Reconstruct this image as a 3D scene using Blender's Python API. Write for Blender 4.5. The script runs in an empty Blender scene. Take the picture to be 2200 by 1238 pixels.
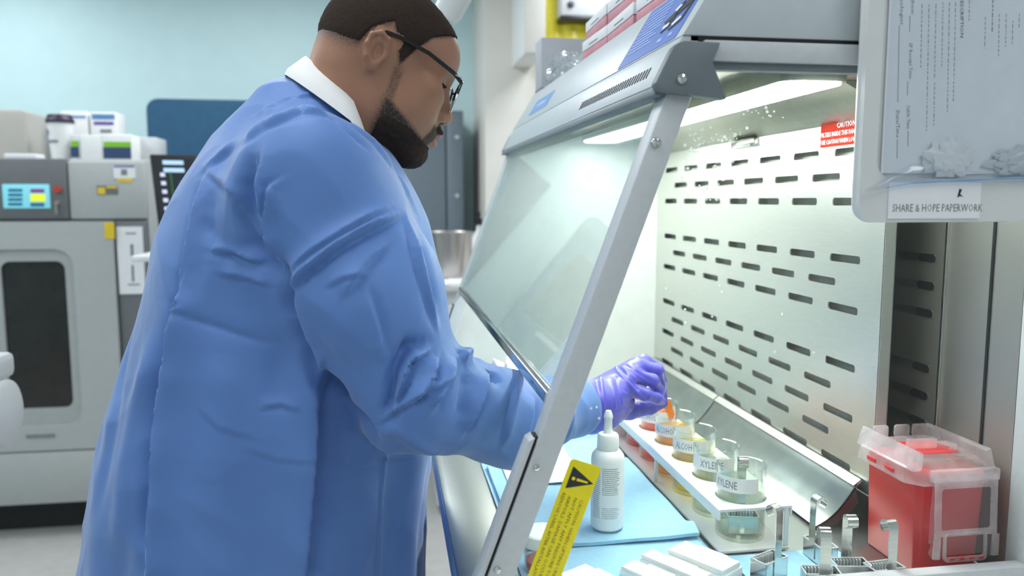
import bpy, bmesh, math, random
import numpy as np
from mathutils import Matrix, Vector, noise as mnoise

random.seed(7)
SC = bpy.context.scene
COL = SC.collection
PI = math.pi

# ------------------------------------------------------------------ camera
F_PX = 1700.0
YAW = math.radians(8.9)
PITCH = math.atan(189.0 / 1700.0)
CAM_H = 1.42
cam_d = bpy.data.cameras.new('camera')
cam_d.sensor_width = 36.0
cam_d.lens = F_PX / 2200.0 * 36.0
cam_d.clip_start = 0.02
cam_d.dof.use_dof = True
cam_d.dof.focus_distance = 1.12
cam_d.dof.aperture_fstop = 3.6
cam = bpy.data.objects.new('camera', cam_d)
COL.objects.link(cam)
cam.location = (0, 0, CAM_H)
cam.rotation_euler = (PI / 2 - PITCH, 0, -YAW)
SC.camera = cam

# ------------------------------------------------------------------ world, exposure
w = bpy.data.worlds.new('world'); SC.world = w; w.use_nodes = True
bg = w.node_tree.nodes['Background']
bg.inputs[0].default_value = (0.80, 0.90, 1.0, 1)
bg.inputs[1].default_value = 0.25
SC.view_settings.view_transform = 'Standard'
SC.view_settings.look = 'None'
SC.view_settings.gamma = 1.0
SC.view_settings.use_curve_mapping = False
SC.view_settings.exposure = 0.0
SC.cycles.transparent_max_bounces = 24

ROOM_LAMP_W = 14.5          # each ceiling troffer
HOOD_LED = 36.0             # emission of the hood lamp diffuser

# ceiling troffers: (x, y) of the centres, relative power (rear ones boosted and the last one added, to brighten the back wall)
TROFFERS = [(-2.0, 0.2, 1), (-2.0, 2.4, 1.1), (-0.5, 3.5, 1.6), (-0.4, 1.0, .95), (-0.5, -1.4, .9), (1.3, -0.2, .9), (1.3, 3.6, 1.6), (-2.1, 3.9, 1.1)]
CEIL = 2.75
for i, (x, y, k) in enumerate(TROFFERS):
    ld = bpy.data.lights.new('ceiling_lamp_light', 'AREA')
    ld.shape = 'RECTANGLE'; ld.size = 0.55; ld.size_y = 1.15
    ld.energy = ROOM_LAMP_W * k; ld.color = (0.93, 0.97, 1.0)
    lo = bpy.data.objects.new('ceiling_lamp_light', ld); COL.objects.link(lo)
    lo.location = (x, y, CEIL - 0.035)

# ------------------------------------------------------------------ ray helpers: a picture point onto a real plane
_f = np.array([math.sin(YAW) * math.cos(PITCH), math.cos(YAW) * math.cos(PITCH), -math.sin(PITCH)])
_r = np.array([math.cos(YAW), -math.sin(YAW), 0.0])
_u = np.cross(_r, _f)
_O = np.array([0, 0, CAM_H])
def ray(u, v): return _f + (u - 1100) / F_PX * _r - (v - 619) / F_PX * _u
def onY(u, v, y): d = ray(u, v); return Vector(_O + d * y / d[1])
def onZ(u, v, z): d = ray(u, v); return Vector(_O + d * (z - CAM_H) / d[2])
def onX(u, v, x): d = ray(u, v); return Vector(_O + d * x / d[0])

# ------------------------------------------------------------------ materials
def _nt(name):
    m = bpy.data.materials.new(name); m.use_nodes = True
    nt = m.node_tree
    return m, nt, nt.nodes['Principled BSDF']
def _coords(nt, scale, obj=True, stretch=None):
    tc = nt.nodes.new('ShaderNodeTexCoord')
    mp = nt.nodes.new('ShaderNodeMapping')
    nt.links.new(tc.outputs['Object'], mp.inputs[0])
    s = stretch or (1, 1, 1)
    mp.inputs['Scale'].default_value = (scale * s[0], scale * s[1], scale * s[2])
    return mp.outputs[0]
def mat(name, col, rough=0.5, metal=0.0, var=0.06, vscale=6.0, bump=0.0, bscale=200.0, stretch=None,
        spec=0.5, trans=0.0, sss=0.0, sheen=0.0, coat=0.0, alpha=1.0, rvar=0.0):
    m, nt, b = _nt(name)
    n = nt.nodes.new('ShaderNodeTexNoise'); n.inputs['Detail'].default_value = 4
    nt.links.new(_coords(nt, vscale, stretch=stretch), n.inputs['Vector'])
    r = nt.nodes.new('ShaderNodeValToRGB')
    c0 = [max(0, c * (1 - var)) for c in col]; c1 = [min(1, c * (1 + var)) for c in col]
    r.color_ramp.elements[0].position = 0.3; r.color_ramp.elements[1].position = 0.7
    r.color_ramp.elements[0].color = (*c0, 1); r.color_ramp.elements[1].color = (*c1, 1)
    nt.links.new(n.outputs['Fac'], r.inputs[0]); nt.links.new(r.outputs[0], b.inputs['Base Color'])
    b.inputs['Roughness'].default_value = rough; b.inputs['Metallic'].default_value = metal
    b.inputs['Specular IOR Level'].default_value = spec
    b.inputs['Transmission Weight'].default_value = trans
    if sss: b.inputs['Subsurface Weight'].default_value = sss; b.inputs['Subsurface Radius'].default_value = (0.01, 0.004, 0.002); b.inputs['Subsurface Scale'].default_value = 0.5
    if sheen: b.inputs['Sheen Weight'].default_value = sheen
    if coat: b.inputs['Coat Weight'].default_value = coat
    if alpha < 1: b.inputs['Alpha'].default_value = alpha
    if rvar:
        mr = nt.nodes.new('ShaderNodeMapRange'); nt.links.new(n.outputs['Fac'], mr.inputs[0])
        mr.inputs[3].default_value = max(0.02, rough - rvar); mr.inputs[4].default_value = rough + rvar
        nt.links.new(mr.outputs[0], b.inputs['Roughness'])
    if bump:
        n2 = nt.nodes.new('ShaderNodeTexNoise'); n2.inputs['Detail'].default_value = 2
        nt.links.new(_coords(nt, bscale, stretch=stretch), n2.inputs['Vector'])
        bp = nt.nodes.new('ShaderNodeBump'); bp.inputs['Strength'].default_value = bump; bp.inputs['Distance'].default_value = 0.001
        nt.links.new(n2.outputs['Fac'], bp.inputs['Height']); nt.links.new(bp.outputs[0], b.inputs['Normal'])
    return m
def glass(name, tint=(0.97, 1.0, 0.985), refl=1.0, haze=0.0, hcol=(0.9, 1, 0.96), rough=0.0):
    """thin clear sheet: fresnel mix of a see-through and a mirror lobe, optionally a little milky"""
    m = bpy.data.materials.new(name); m.use_nodes = True; nt = m.node_tree
    for n in list(nt.nodes):
        if n.type != 'OUTPUT_MATERIAL': nt.nodes.remove(n)
    out = [n for n in nt.nodes][0]
    t = nt.nodes.new('ShaderNodeBsdfTransparent'); t.inputs[0].default_value = (*tint, 1)
    g = nt.nodes.new('ShaderNodeBsdfGlossy'); g.inputs['Roughness'].default_value = rough
    base = t.outputs[0]
    if haze:
        d = nt.nodes.new('ShaderNodeBsdfDiffuse'); d.inputs[0].default_value = (*hcol, 1)
        tr = nt.nodes.new('ShaderNodeBsdfTranslucent'); tr.inputs[0].default_value = (*hcol, 1)
        dm = nt.nodes.new('ShaderNodeMixShader'); dm.inputs[0].default_value = 0.5
        nt.links.new(d.outputs[0], dm.inputs[1]); nt.links.new(tr.outputs[0], dm.inputs[2])
        hm = nt.nodes.new('ShaderNodeMixShader')
        nz = nt.nodes.new('ShaderNodeTexNoise'); nz.inputs['Detail'].default_value = 3
        nt.links.new(_coords(nt, 5.0), nz.inputs['Vector'])
        mr = nt.nodes.new('ShaderNodeMapRange'); mr.inputs[1].default_value = 0.3; mr.inputs[2].default_value = 0.75
        mr.inputs[3].default_value = haze * 0.6; mr.inputs[4].default_value = haze * 1.4
        nt.links.new(nz.outputs['Fac'], mr.inputs[0]); nt.links.new(mr.outputs[0], hm.inputs[0])
        nt.links.new(t.outputs[0], hm.inputs[1]); nt.links.new(dm.outputs[0], hm.inputs[2])
        base = hm.outputs[0]
    lw = nt.nodes.new('ShaderNodeLayerWeight'); lw.inputs[0].default_value = 0.5      # same on both faces of the sheet
    pw = nt.nodes.new('ShaderNodeMath'); pw.operation = 'POWER'; pw.inputs[1].default_value = 4.0
    nt.links.new(lw.outputs['Facing'], pw.inputs[0])
    mu = nt.nodes.new('ShaderNodeMath'); mu.operation = 'MULTIPLY_ADD'; mu.use_clamp = True
    mu.inputs[1].default_value = 0.75 * refl; mu.inputs[2].default_value = 0.045 * refl
    nt.links.new(pw.outputs[0], mu.inputs[0])
    mx = nt.nodes.new('ShaderNodeMixShader'); nt.links.new(mu.outputs[0], mx.inputs[0])
    nt.links.new(base, mx.inputs[1]); nt.links.new(g.outputs[0], mx.inputs[2])
    nt.links.new(mx.outputs[0], out.inputs['Surface'])
    return m
def emit(name, col, strength):
    m = bpy.data.materials.new(name); m.use_nodes = True; nt = m.node_tree
    b = nt.nodes['Principled BSDF']
    b.inputs['Base Color'].default_value = (*[c * 0.8 for c in col], 1)
    b.inputs['Emission Color'].default_value = (*col, 1); b.inputs['Emission Strength'].default_value = strength
    return m

M = {}
def steel(name, col=(0.62, 0.63, 0.60), rough=0.28, stretch=(1, 40, 1), rv=0.08, bump=0.06):
    return mat(name, col, rough, 1.0, var=0.06, vscale=8, stretch=stretch, rvar=rv, bump=bump, bscale=30)
M['hood_paint'] = mat('hood_paint', (0.53, 0.585, 0.605), 0.38, var=0.03, bump=0.03, bscale=900)
M['alu'] = mat('anodised_aluminium', (0.57, 0.60, 0.615), 0.45, 0.0, var=0.03, vscale=20, bump=0.02, bscale=800)
M['bracket'] = mat('bracket_grey', (0.155, 0.19, 0.205), 0.45, var=0.04, bump=0.03, bscale=900)
M['steel'] = steel('brushed_steel')
M['steel_baffle'] = steel('baffle_steel', (0.70, 0.72, 0.68), 0.36, (1, 1, 40))
M['steel_dull'] = mat('dull_steel', (0.27, 0.30, 0.29), 0.32, 1.0, var=0.10, vscale=5)
M['plenum_grey'] = mat('plenum_grey', (0.44, 0.45, 0.41), 0.7, 0.2, var=0.1)
M['steel_dark'] = mat('plenum_steel', (0.40, 0.39, 0.35), 0.42, 0.75, var=0.03, vscale=3)
M['steel_pan'] = steel('pan_steel', (0.40, 0.43, 0.41), 0.42, (1, 30, 1))
M['steel_shiny'] = steel('polished_steel', (0.70, 0.70, 0.67), 0.14, (1, 1, 20), 0.05, 0.02)
M['white_plastic'] = mat('white_plastic', (0.80, 0.81, 0.80), 0.35, var=0.02)
M['white_matte'] = mat('white_matte', (0.82, 0.83, 0.82), 0.6, var=0.02)
M['paper'] = mat('paper_white', (0.86, 0.88, 0.90), 0.7, var=0.02)
M['ink'] = mat('black_ink', (0.02, 0.02, 0.025), 0.6, var=0.1)
M['ink_grey'] = mat('grey_ink', (0.22, 0.23, 0.26), 0.6, var=0.1)
M['black'] = mat('black_plastic', (0.012, 0.012, 0.014), 0.35, var=0.2)
M['dark_gap'] = mat('dark_gap', (0.02, 0.02, 0.022), 0.7, var=0.2)
M['glass'] = glass('clear_glass')
M['sash_glass'] = glass('sash_glass', (0.93, 0.98, 0.965), 0.95, haze=0.06, hcol=(0.82, 0.95, 0.95))
M['side_glass'] = glass('side_glass', (0.985, 1.0, 0.99), 0.28, haze=0.005)
M['beaker_glass'] = glass('beaker_glass', (0.95, 0.975, 0.96), 1.6)

# ------------------------------------------------------------------ mesh helpers
class MB:
    """collects simple shapes; build() links them as ONE mesh object"""
    def __init__(self): self.v = []; self.f = []
    def add(self, vs, fs):
        o = len(self.v); self.v += [tuple(p) for p in vs]; self.f += [tuple(i + o for i in f) for f in fs]; return self
    def box(self, a, b):
        x0, y0, z0 = [min(p, q) for p, q in zip(a, b)]; x1, y1, z1 = [max(p, q) for p, q in zip(a, b)]
        return self.add([(x0,y0,z0),(x1,y0,z0),(x1,y1,z0),(x0,y1,z0),(x0,y0,z1),(x1,y0,z1),(x1,y1,z1),(x0,y1,z1)],
                        [(3,2,1,0),(4,5,6,7),(0,1,5,4),(1,2,6,5),(2,3,7,6),(3,0,4,7)])
    def obox(self, c, ax, ay, az, sx, sy, sz):
        c = Vector(c); ax, ay, az = Vector(ax).normalized(), Vector(ay).normalized(), Vector(az).normalized()
        P = [c + ax*i*sx/2 + ay*j*sy/2 + az*k*sz/2 for k in (-1,1) for i, j in ((-1,-1),(1,-1),(1,1),(-1,1))]
        return self.add(P, [(3,2,1,0),(4,5,6,7),(0,1,5,4),(1,2,6,5),(2,3,7,6),(3,0,4,7)])
    def prism(self, poly, d):
        """3D planar polygon swept by vector d"""
        n = len(poly); d = Vector(d); P = [Vector(p) for p in poly]
        Q = [p + d for p in P]
        fs = [tuple(range(n))[::-1], tuple(range(n, 2*n))] + [(i, (i+1) % n, n + (i+1) % n, n + i) for i in range(n)]
        return self.add(P + Q, fs)
    def xz(self, poly, y0, y1): return self.prism([(x, y0, z) for x, z in poly], (0, y1 - y0, 0))
    def xy(self, poly, z0, z1): return self.prism([(x, y, z0) for x, y in poly], (0, 0, z1 - z0))
    def yz(self, poly, x0, x1): return self.prism([(x0, y, z) for y, z in poly], (x1 - x0, 0, 0))
    def tube(self, path, r, seg=12, caps=True):
        path = [Vector(p) for p in path]; n = len(path)
        rs = r if isinstance(r, (list, tuple)) else [r] * n
        rings = []; up = None
        for i, p in enumerate(path):
            t = (path[min(i+1, n-1)] - path[max(i-1, 0)]).normalized()
            if up is None:
                up = Vector((0, 0, 1)) if abs(t.z) < 0.9 else Vector((1, 0, 0))
            a = t.cross(up).normalized(); up = a.cross(t).normalized()
            rings.append([p + a*math.cos(2*PI*k/seg)*rs[i] + up*math.sin(2*PI*k/seg)*rs[i] for k in range(seg)])
        vs = [q for rr in rings for q in rr]; fs = []
        for i in range(n-1):
            for k in range(seg):
                fs.append((i*seg+k, i*seg+(k+1) % seg, (i+1)*seg+(k+1) % seg, (i+1)*seg+k))
        if caps: fs += [tuple(range(seg))[::-1], tuple(range((n-1)*seg, n*seg))]
        return self.add(vs, fs)
    def strip(self, path, width, thick):
        """flat bar following a path: width vector, thickness along the path normal"""
        path = [Vector(p) for p in path]; wv = Vector(width); n = len(path); vs = []
        for i, p in enumerate(path):
            t = (path[min(i+1, n-1)] - path[max(i-1, 0)]).normalized()
            nn = t.cross(wv).normalized() * thick / 2
            vs += [p - wv/2 - nn, p + wv/2 - nn, p + wv/2 + nn, p - wv/2 + nn]
        fs = [(3,2,1,0), tuple(4*(n-1)+k for k in range(4))]
        for i in range(n-1):
            for k in range(4): fs.append((4*i+k, 4*i+(k+1) % 4, 4*i+4+(k+1) % 4, 4*i+4+k))
        return self.add(vs, fs)
    def lathe(self, prof, c=(0, 0, 0), seg=32, axis='z'):
        """profile of (r, z); closed when it starts and ends at r = 0"""
        vs = []; fs = []; n = len(prof)
        for r, z in prof:
            for k in range(seg):
                a = 2*PI*k/seg; p = (r*math.cos(a), r*math.sin(a), z)
                if axis == 'y': p = (p[0], p[2], p[1])
                if axis == 'x': p = (p[2], p[0], p[1])
                vs.append((p[0]+c[0], p[1]+c[1], p[2]+c[2]))
        for i in range(n-1):
            for k in range(seg): fs.append((i*seg+k, i*seg+(k+1) % seg, (i+1)*seg+(k+1) % seg, (i+1)*seg+k))
        return self.add(vs, fs)
    def build(self, name, material, parent=None, bevel=0.0, smooth=True, ang=35, seg=2, merge=True):
        bm = bmesh.new(); vv = [bm.verts.new(p) for p in self.v]
        for f in self.f:
            try: bm.faces.new([vv[i] for i in f])
            except ValueError: pass
        if merge:
            bmesh.ops.remove_doubles(bm, verts=bm.verts, dist=1e-5)
            bmesh.ops.dissolve_degenerate(bm, dist=1e-6, edges=bm.edges)
        bmesh.ops.recalc_face_normals(bm, faces=bm.faces)
        if bevel:
            es = [e for e in bm.edges if len(e.link_faces) == 2 and e.calc_face_angle(0) > 0.5]
            bmesh.ops.bevel(bm, geom=es, offset=bevel, segments=seg, profile=0.5, affect='EDGES', clamp_overlap=True)
        me = bpy.data.meshes.new(name); bm.to_mesh(me); bm.free()
        return link(name, me, material, parent, smooth, ang)
def link(name, me, material, parent=None, smooth=True, ang=35):
    if material is not None:
        me.materials.append(M[material] if isinstance(material, str) else material)
    if smooth:
        me.shade_smooth()
        if ang < 180: me.set_sharp_from_angle(angle=math.radians(ang))
    o = bpy.data.objects.new(name, me); COL.objects.link(o)
    if parent is not None: child(o, parent)
    return o
def world_m(o):
    m = o.matrix_basis.copy()
    if o.parent is not None: m = world_m(o.parent) @ o.matrix_parent_inverse @ m
    return m
def child(o, parent):
    o.parent = parent; o.matrix_parent_inverse = world_m(parent).inverted()
def empty(name, loc, rotz=0.0):
    o = bpy.data.objects.new(name, None); COL.objects.link(o); o.empty_display_size = 0.05
    o.location = loc; o.rotation_euler = (0, 0, rotz); return o
def tag(o, label=None, cat=None, group=None, kind=None):
    if label: o['label'] = label
    if cat: o['category'] = cat
    if group: o['group'] = group
    if kind: o['kind'] = kind
    return o
def copy_tree(o, parent=None):
    c = o.copy(); COL.objects.link(c)
    if parent is not None: c.parent = parent
    for ch in [k for k in bpy.data.objects if k.parent == o and k != c]: copy_tree(ch, c)
    return c
def rrect(x0, x1, y0, y1, r, n=5):
    """rounded rectangle, counter-clockwise"""
    P = []
    for cx, cy, a0 in ((x1-r, y0+r, -PI/2), (x1-r, y1-r, 0), (x0+r, y1-r, PI/2), (x0+r, y0+r, PI)):
        for i in range(n+1):
            a = a0 + PI/2*i/n; P.append((cx + r*math.cos(a), cy + r*math.sin(a)))
    return P
def tri_fill(outer, holes, to3, thick, name, material, parent):
    """flat sheet with holes: 2D outlines filled and given thickness. to3(x, y) -> Vector, thick vector"""
    cu = bpy.data.curves.new(name, 'CURVE'); cu.dimensions = '2D'; cu.fill_mode = 'BOTH'
    for poly in [outer] + holes:
        sp = cu.splines.new('POLY'); sp.points.add(len(poly) - 1)
        for p, q in zip(sp.points, poly): p.co = (q[0], q[1], 0, 1)
        sp.use_cyclic_u = True
    cu.extrude = 0.5
    tmp = bpy.data.objects.new('tmp', cu); COL.objects.link(tmp)
    me = bpy.data.meshes.new_from_object(tmp.evaluated_get(bpy.context.evaluated_depsgraph_get()))
    bpy.data.objects.remove(tmp); bpy.data.curves.remove(cu)
    t = Vector(thick)
    for v in me.vertices: v.co = to3(v.co.x, v.co.y) + t * (v.co.z + 0.5)
    bm = bmesh.new(); bm.from_mesh(me); bmesh.ops.recalc_face_normals(bm, faces=bm.faces); bm.to_mesh(me); bm.free()
    me.name = name
    return link(name, me, material, parent, True, 30)
def text(name, s, origin, xdir, ydir, size, material, parent, width=None, lift=0.0004, align='LEFT', bold=0.0, spacing=1.0):
    cu = bpy.data.curves.new(name, 'FONT'); cu.body = s; cu.size = 1.0; cu.resolution_u = 1
    cu.align_x = align; cu.space_line = spacing; cu.offset = bold; cu.extrude = 0.0
    tmp = bpy.data.objects.new('tmp', cu); COL.objects.link(tmp)
    me = bpy.data.meshes.new_from_object(tmp.evaluated_get(bpy.context.evaluated_depsgraph_get()))
    bpy.data.objects.remove(tmp); bpy.data.curves.remove(cu)
    X = Vector(xdir).normalized(); Yv = Vector(ydir); Yv = (Yv - X * Yv.dot(X)).normalized(); N = X.cross(Yv)
    sx = size
    if width:
        xs = [v.co.x for v in me.vertices]; ww = max(xs) - min(xs); sx = width / max(ww, 1e-6)
    O = Vector(origin)
    for v in me.vertices:
        c = v.co.copy(); v.co = O + X * c.x * sx + Yv * c.y * size + N * lift
    me.name = name
    return link(name, me, material, parent, False)

# ================================================================== ROOM SHELL
M['floor'] = mat('vinyl_floor', (0.54, 0.53, 0.51), 0.42, var=0.06, vscale=3, bump=0.02)
M['wall_teal'] = mat('teal_wall_paint', (0.60, 0.79, 0.81), 0.6, var=0.02, vscale=2, bump=0.03, bscale=300)
M['wall_white'] = mat('white_wall_paint', (0.70, 0.74, 0.76), 0.6, var=0.02, vscale=2)
M['wall_cream'] = mat('cream_wall_paint', (0.74, 0.72, 0.665), 0.6, var=0.02, vscale=2, bump=0.03, bscale=300)
M['ceiling'] = mat('ceiling_tile', (0.75, 0.77, 0.78), 0.8, var=0.03, bump=0.1, bscale=120)
RX0, RX1, RY0, RY1 = -3.3, 2.6, -2.4, 4.9
def structure(name, mb, m, bevel=0.0):
    o = mb.build(name, m, None, bevel); o['kind'] = 'structure'; return o
structure('floor', MB().box((RX0-.1, RY0-.1, -0.1), (RX1+.1, RY1+.1, 0)), 'floor')
structure('ceiling', MB().box((RX0-.1, RY0-.1, CEIL), (RX1+.1, RY1+.1, CEIL+.1)), 'ceiling')
structure('wall_back', MB().box((RX0-.1, RY1, 0), (RX1+.1, RY1+.1, CEIL)), 'wall_teal')
structure('wall_front', MB().box((RX0-.1, RY0-.1, 0), (RX1+.1, RY0, CEIL)), 'wall_white')
structure('wall_left', MB().box((RX0-.1, RY0, 0), (RX0, RY1, CEIL)), 'wall_teal')
structure('wall_right', MB().box((RX1, RY0, 0), (RX1+.1, RY1, CEIL)), 'wall_white')
cx0 = onY(1042, 200, 4.3).x
structure('wall_pillar', MB().box((cx0, 4.3, 0), (RX1, RY1, CEIL)), 'wall_cream')
structure('baseboard_back', MB().box((RX0, RY1-.012, 0), (RX1, RY1, 0.1)), 'white_plastic', 0.003)

# ================================================================== BACKGROUND THINGS
M['mach_light'] = mat('machine_light_grey', (0.45, 0.475, 0.47), 0.45, var=0.02, bump=0.03, bscale=700)
M['mach_dark'] = mat('machine_dark_grey', (0.15, 0.16, 0.17), 0.45, var=0.04, bump=0.03, bscale=700)
M['mach_mid'] = mat('machine_frame_grey', (0.42, 0.44, 0.44), 0.45, var=0.03)
M['smoke_glass'] = mat('smoked_window', (0.02, 0.018, 0.016), 0.12, var=0.25, vscale=2, spec=0.6)
M['lcd'] = emit('lcd_cyan', (0.20, 0.62, 0.72), 0.55)
M['lcd_navy'] = emit('lcd_navy', (0.02, 0.12, 0.22), 0.5)
M['lcd_plum'] = emit('lcd_plum', (0.22, 0.05, 0.20), 0.5)
M['lcd_lime'] = emit('lcd_lime', (0.72, 0.75, 0.03), 0.7)
M['red'] = mat('red_plastic', (0.62, 0.05, 0.03), 0.35)
M['yellow'] = mat('yellow_sticker', (0.80, 0.58, 0.02), 0.5)
M['navy_board'] = mat('navy_fabric', (0.020, 0.085, 0.165), 0.85, var=0.08, bump=0.3, bscale=600)
M['cab_grey'] = mat('slate_grey_steel', (0.135, 0.175, 0.205), 0.4, var=0.04)
M['purple'] = mat('dark_purple_plastic', (0.035, 0.016, 0.05), 0.4)
M['violet_ink'] = mat('violet_print', (0.12, 0.05, 0.35), 0.5)
M['lime_ink'] = mat('lime_print', (0.22, 0.55, 0.02), 0.5)
M['navy_ink'] = mat('navy_print', (0.03, 0.06, 0.15), 0.5)
M['blue_ink'] = mat('blue_print', (0.10, 0.25, 0.52), 0.5)
M['beige'] = mat('beige_plastic', (0.50, 0.48, 0.44), 0.5, var=0.03)
M['frosted'] = mat('frosted_plastic', (0.62, 0.65, 0.66), 0.35, var=0.05)

YM = 3.5
def q(u, v, y=YM): return onY(u, v, y)
def qbox(mb, u0, v0, u1, v1, y0, y1, y=YM):
    """box whose near face covers the picture rectangle on plane y"""
    a = onY(u0, v1, y); b = onY(u1, v0, y); return mb.box((a.x, y0, a.z), (b.x, y1, b.z))
mach = empty('tissue_processor', (q(100, 900).x, YM + .4, 0))
tag(mach, 'tall grey tissue processor with touchscreen and smoked door window by the teal wall', 'lab machine')
zt = q(150, 341).z; xl = -2.25; xr = q(312, 400).x
xd = q(258, 700).x; zsplit = q(150, 471).z
MB().box((xl, YM + .03, 0.14), (xr, YM + .85, zt)).build('body', 'mach_mid', mach, 0.01)
MB().box((xl + .05, YM + .09, 0.0), (xr - .05, YM + .8, 0.14)).build('plinth', 'dark_gap', mach)
# upper control panels
p = MB(); a = q(151, 471); p.box((xl, YM - .015, a.z), (a.x, YM + .04, zt)); p.build('control_panel', 'mach_dark', mach, 0.008)
p = MB(); p.box((q(152, 471).x, YM - .005, zsplit), (xr, YM + .04, zt - .01)); p.build('upper_panel', 'mach_light', mach, 0.008)
scr = MB(); qbox(scr, 8, 396, 106, 448, YM - .02, YM - .01, YM - .015); scr = scr.build('touchscreen', 'lcd', mach, 0.004)
b = MB(); qbox(b, 66, 406, 95, 414, YM - .0215, YM - .019, YM - .02); b.build('screen_tile', 'lcd_plum', scr)
b = MB(); qbox(b, 66, 417, 97, 433, YM - .0215, YM - .019, YM - .02); b.build('screen_tile', 'lcd_lime', scr)
b = MB(); qbox(b, 66, 436, 95, 444, YM - .0215, YM - .019, YM - .02); b.build('screen_tile', 'lcd_navy', scr)
for k in range(4):
    b = MB(); qbox(b, 18, 406 + k*10, 48, 412 + k*10, YM - .0215, YM - .019, YM - .02); b.build('screen_tile', 'lcd_navy', scr)
c = q(126, 407, YM - .015)
MB().lathe([(0, 0), (.013, 0), (.013, .012), (.009, .016), (0, .016)], (c.x, YM - .031, c.z), 16, 'y').build('power_button', 'red', mach)
kk = MB(); kk.lathe([(0, 0), (.010, 0), (.010, .008), (0, .008)], (q(127, 436, YM).x, YM - .023, q(127, 436, YM).z), 14, 'y')
kk.box((q(125, 440).x, YM - .035, q(125, 460).z), (q(129, 440).x, YM - .03, q(125, 436).z)); kk.build('key_switch', 'steel_dark', mach)
# stickers on the upper panel
st = MB(); qbox(st, 245, 356, 290, 383, YM - .0075, YM - .004, YM - .005); st = st.build('service_sticker', 'paper', mach)
b = MB(); qbox(b, 246, 356, 290, 359, YM - .009, YM - .007); b.build('sticker_band', 'violet_ink', st)
b = MB(); qbox(b, 253, 383, 284, 391, YM - .0075, YM - .004, YM - .005); b.build('sticker_band', 'yellow', st)
b = MB(); qbox(b, 262, 364, 274, 376, YM - .009, YM - .007); b.build('sticker_print', 'ink_grey', st)
st = MB(); qbox(st, 209, 399, 253, 418, YM - .0075, YM - .004, YM - .005); st = st.build('warning_sticker', 'mach_dark', mach)
b = MB(); qbox(b, 212, 403, 227, 417, YM - .009, YM - .007); b.build('sticker_symbol', 'yellow', st)
b = MB(); qbox(b, 230, 400, 253, 405, YM - .009, YM - .007); b.build('sticker_band', 'yellow', st)
# door with a recessed smoked window
za = q(100, 476).z; zb = q(100, 964).z; zc = 0.15
ox0, ox1 = q(-16, 700).x, q(171, 700).x; oz0, oz1 = q(80, 912).z, q(80, 535).z
to3 = lambda x, y: Vector((x, YM - .03, y))
door = tri_fill([(xl, zb), (xd, zb), (xd, za), (xl, za)], [rrect(ox0, ox1, oz0, oz1, .07)], to3, (0, .06, 0), 'door', 'mach_light', mach)
wx0, wx1 = q(14, 700).x, q(151, 700).x; wz0, wz1 = q(80, 876).z, q(80, 561).z
fr = tri_fill(rrect(ox0, ox1, oz0, oz1, .07), [rrect(wx0, wx1, wz0, wz1, .035)], lambda x, y: Vector((x, YM - .018, y)), (0, .04, 0), 'window_frame', 'mach_mid', door)
MB().xz(rrect(wx0 - .005, wx1 + .005, wz0 - .005, wz1 + .005, .035), YM - .004, YM + .004).build('window_pane', 'smoke_glass', door)
b = MB(); b.box((wx0 + .01, YM + .003, q(80, 784).z), (wx1 - .01, YM + .006, q(80, 700).z)); b.build('inner_tray', 'mach_dark', door)
b = MB(); qbox(b, 57, 932, 118, 942, YM - .033, YM - .029, YM - .03); b.build('name_badge', 'ink_grey', door)
b = MB(); qbox(b, 226, 478, 245, 513, YM - .033, YM - .029, YM - .03); b.build('yellow_tag', 'yellow', door)
MB().box((xl, YM - .03, zc), (xd, YM + .03, zb - .006)).build('lower_drawer', 'mach_light', mach, 0.006)
MB().box((xd + .006, YM - .012, zc), (xr, YM + .03, za)).build('side_bay', 'mach_dark', mach, 0.005)
for dx in (-2.1, -1.2):
    MB().lathe([(0, 0), (.03, 0), (.03, .03), (0, .03)], (dx, YM + .12, 0), 12).build('foot', 'black', mach)
b = MB(); qbox(b, 258, 487, 306, 632, YM - .017, YM - .012, YM - .012); pp = b.build('instruction_sheet', 'paper', mach); 
for k, (u, v, u1, v1) in enumerate([(270, 500, 292, 503), (282, 525, 286, 560), (284, 570, 287, 605), (275, 610, 300, 613)]):
    b = MB(); qbox(b, u, v, u1, v1, YM - .0185, YM - .0165, YM - .017); b.build('sheet_print', 'ink_grey', pp)

# things standing on the machine
def topbox(name, u0, v0, u1, y, d, material, label, cat, parts=(), zb_=None):
    a = onY(u0, 340, y); c = onY(u1, v0, y); z0 = zt if zb_ is None else zb_
    o = MB().box((a.x, y, z0), (c.x, y + d, c.z)).build(name, material, None, 0.006)
    for (pn, pu0, pv0, pu1, pv1, pm) in parts:
        b = MB(); qbox(b, pu0, pv0, pu1, pv1, y - .002, y + .001, y); b.build(pn, pm, o)
    return tag(o, label, cat)
cup = empty('plastic_tub', (onY(121, 330, 3.62).x, 3.68, zt))
tag(cup, 'white plastic tub with dark purple lid on top of the grey machine', 'tub')
h = onY(121, 262, 3.62).z - zt; r0 = (onY(146, 300, 3.62).x - onY(96, 300, 3.62).x) / 2 * .86
prof = [(0, 0), (r0*1.02, 0), (r0*1.05, .004), (r0*1.28, h), (0, h)]
MB().lathe(prof, (cup.location.x, 3.68, zt), 28).build('wall', 'white_plastic', cup)
MB().lathe([(0, 0), (r0*1.42, 0), (r0*1.42, .012), (r0*1.30, .018), (r0*1.2, .034), (0, .034)], (cup.location.x, 3.68, zt + h), 28).build('lid', 'purple', cup)
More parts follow.
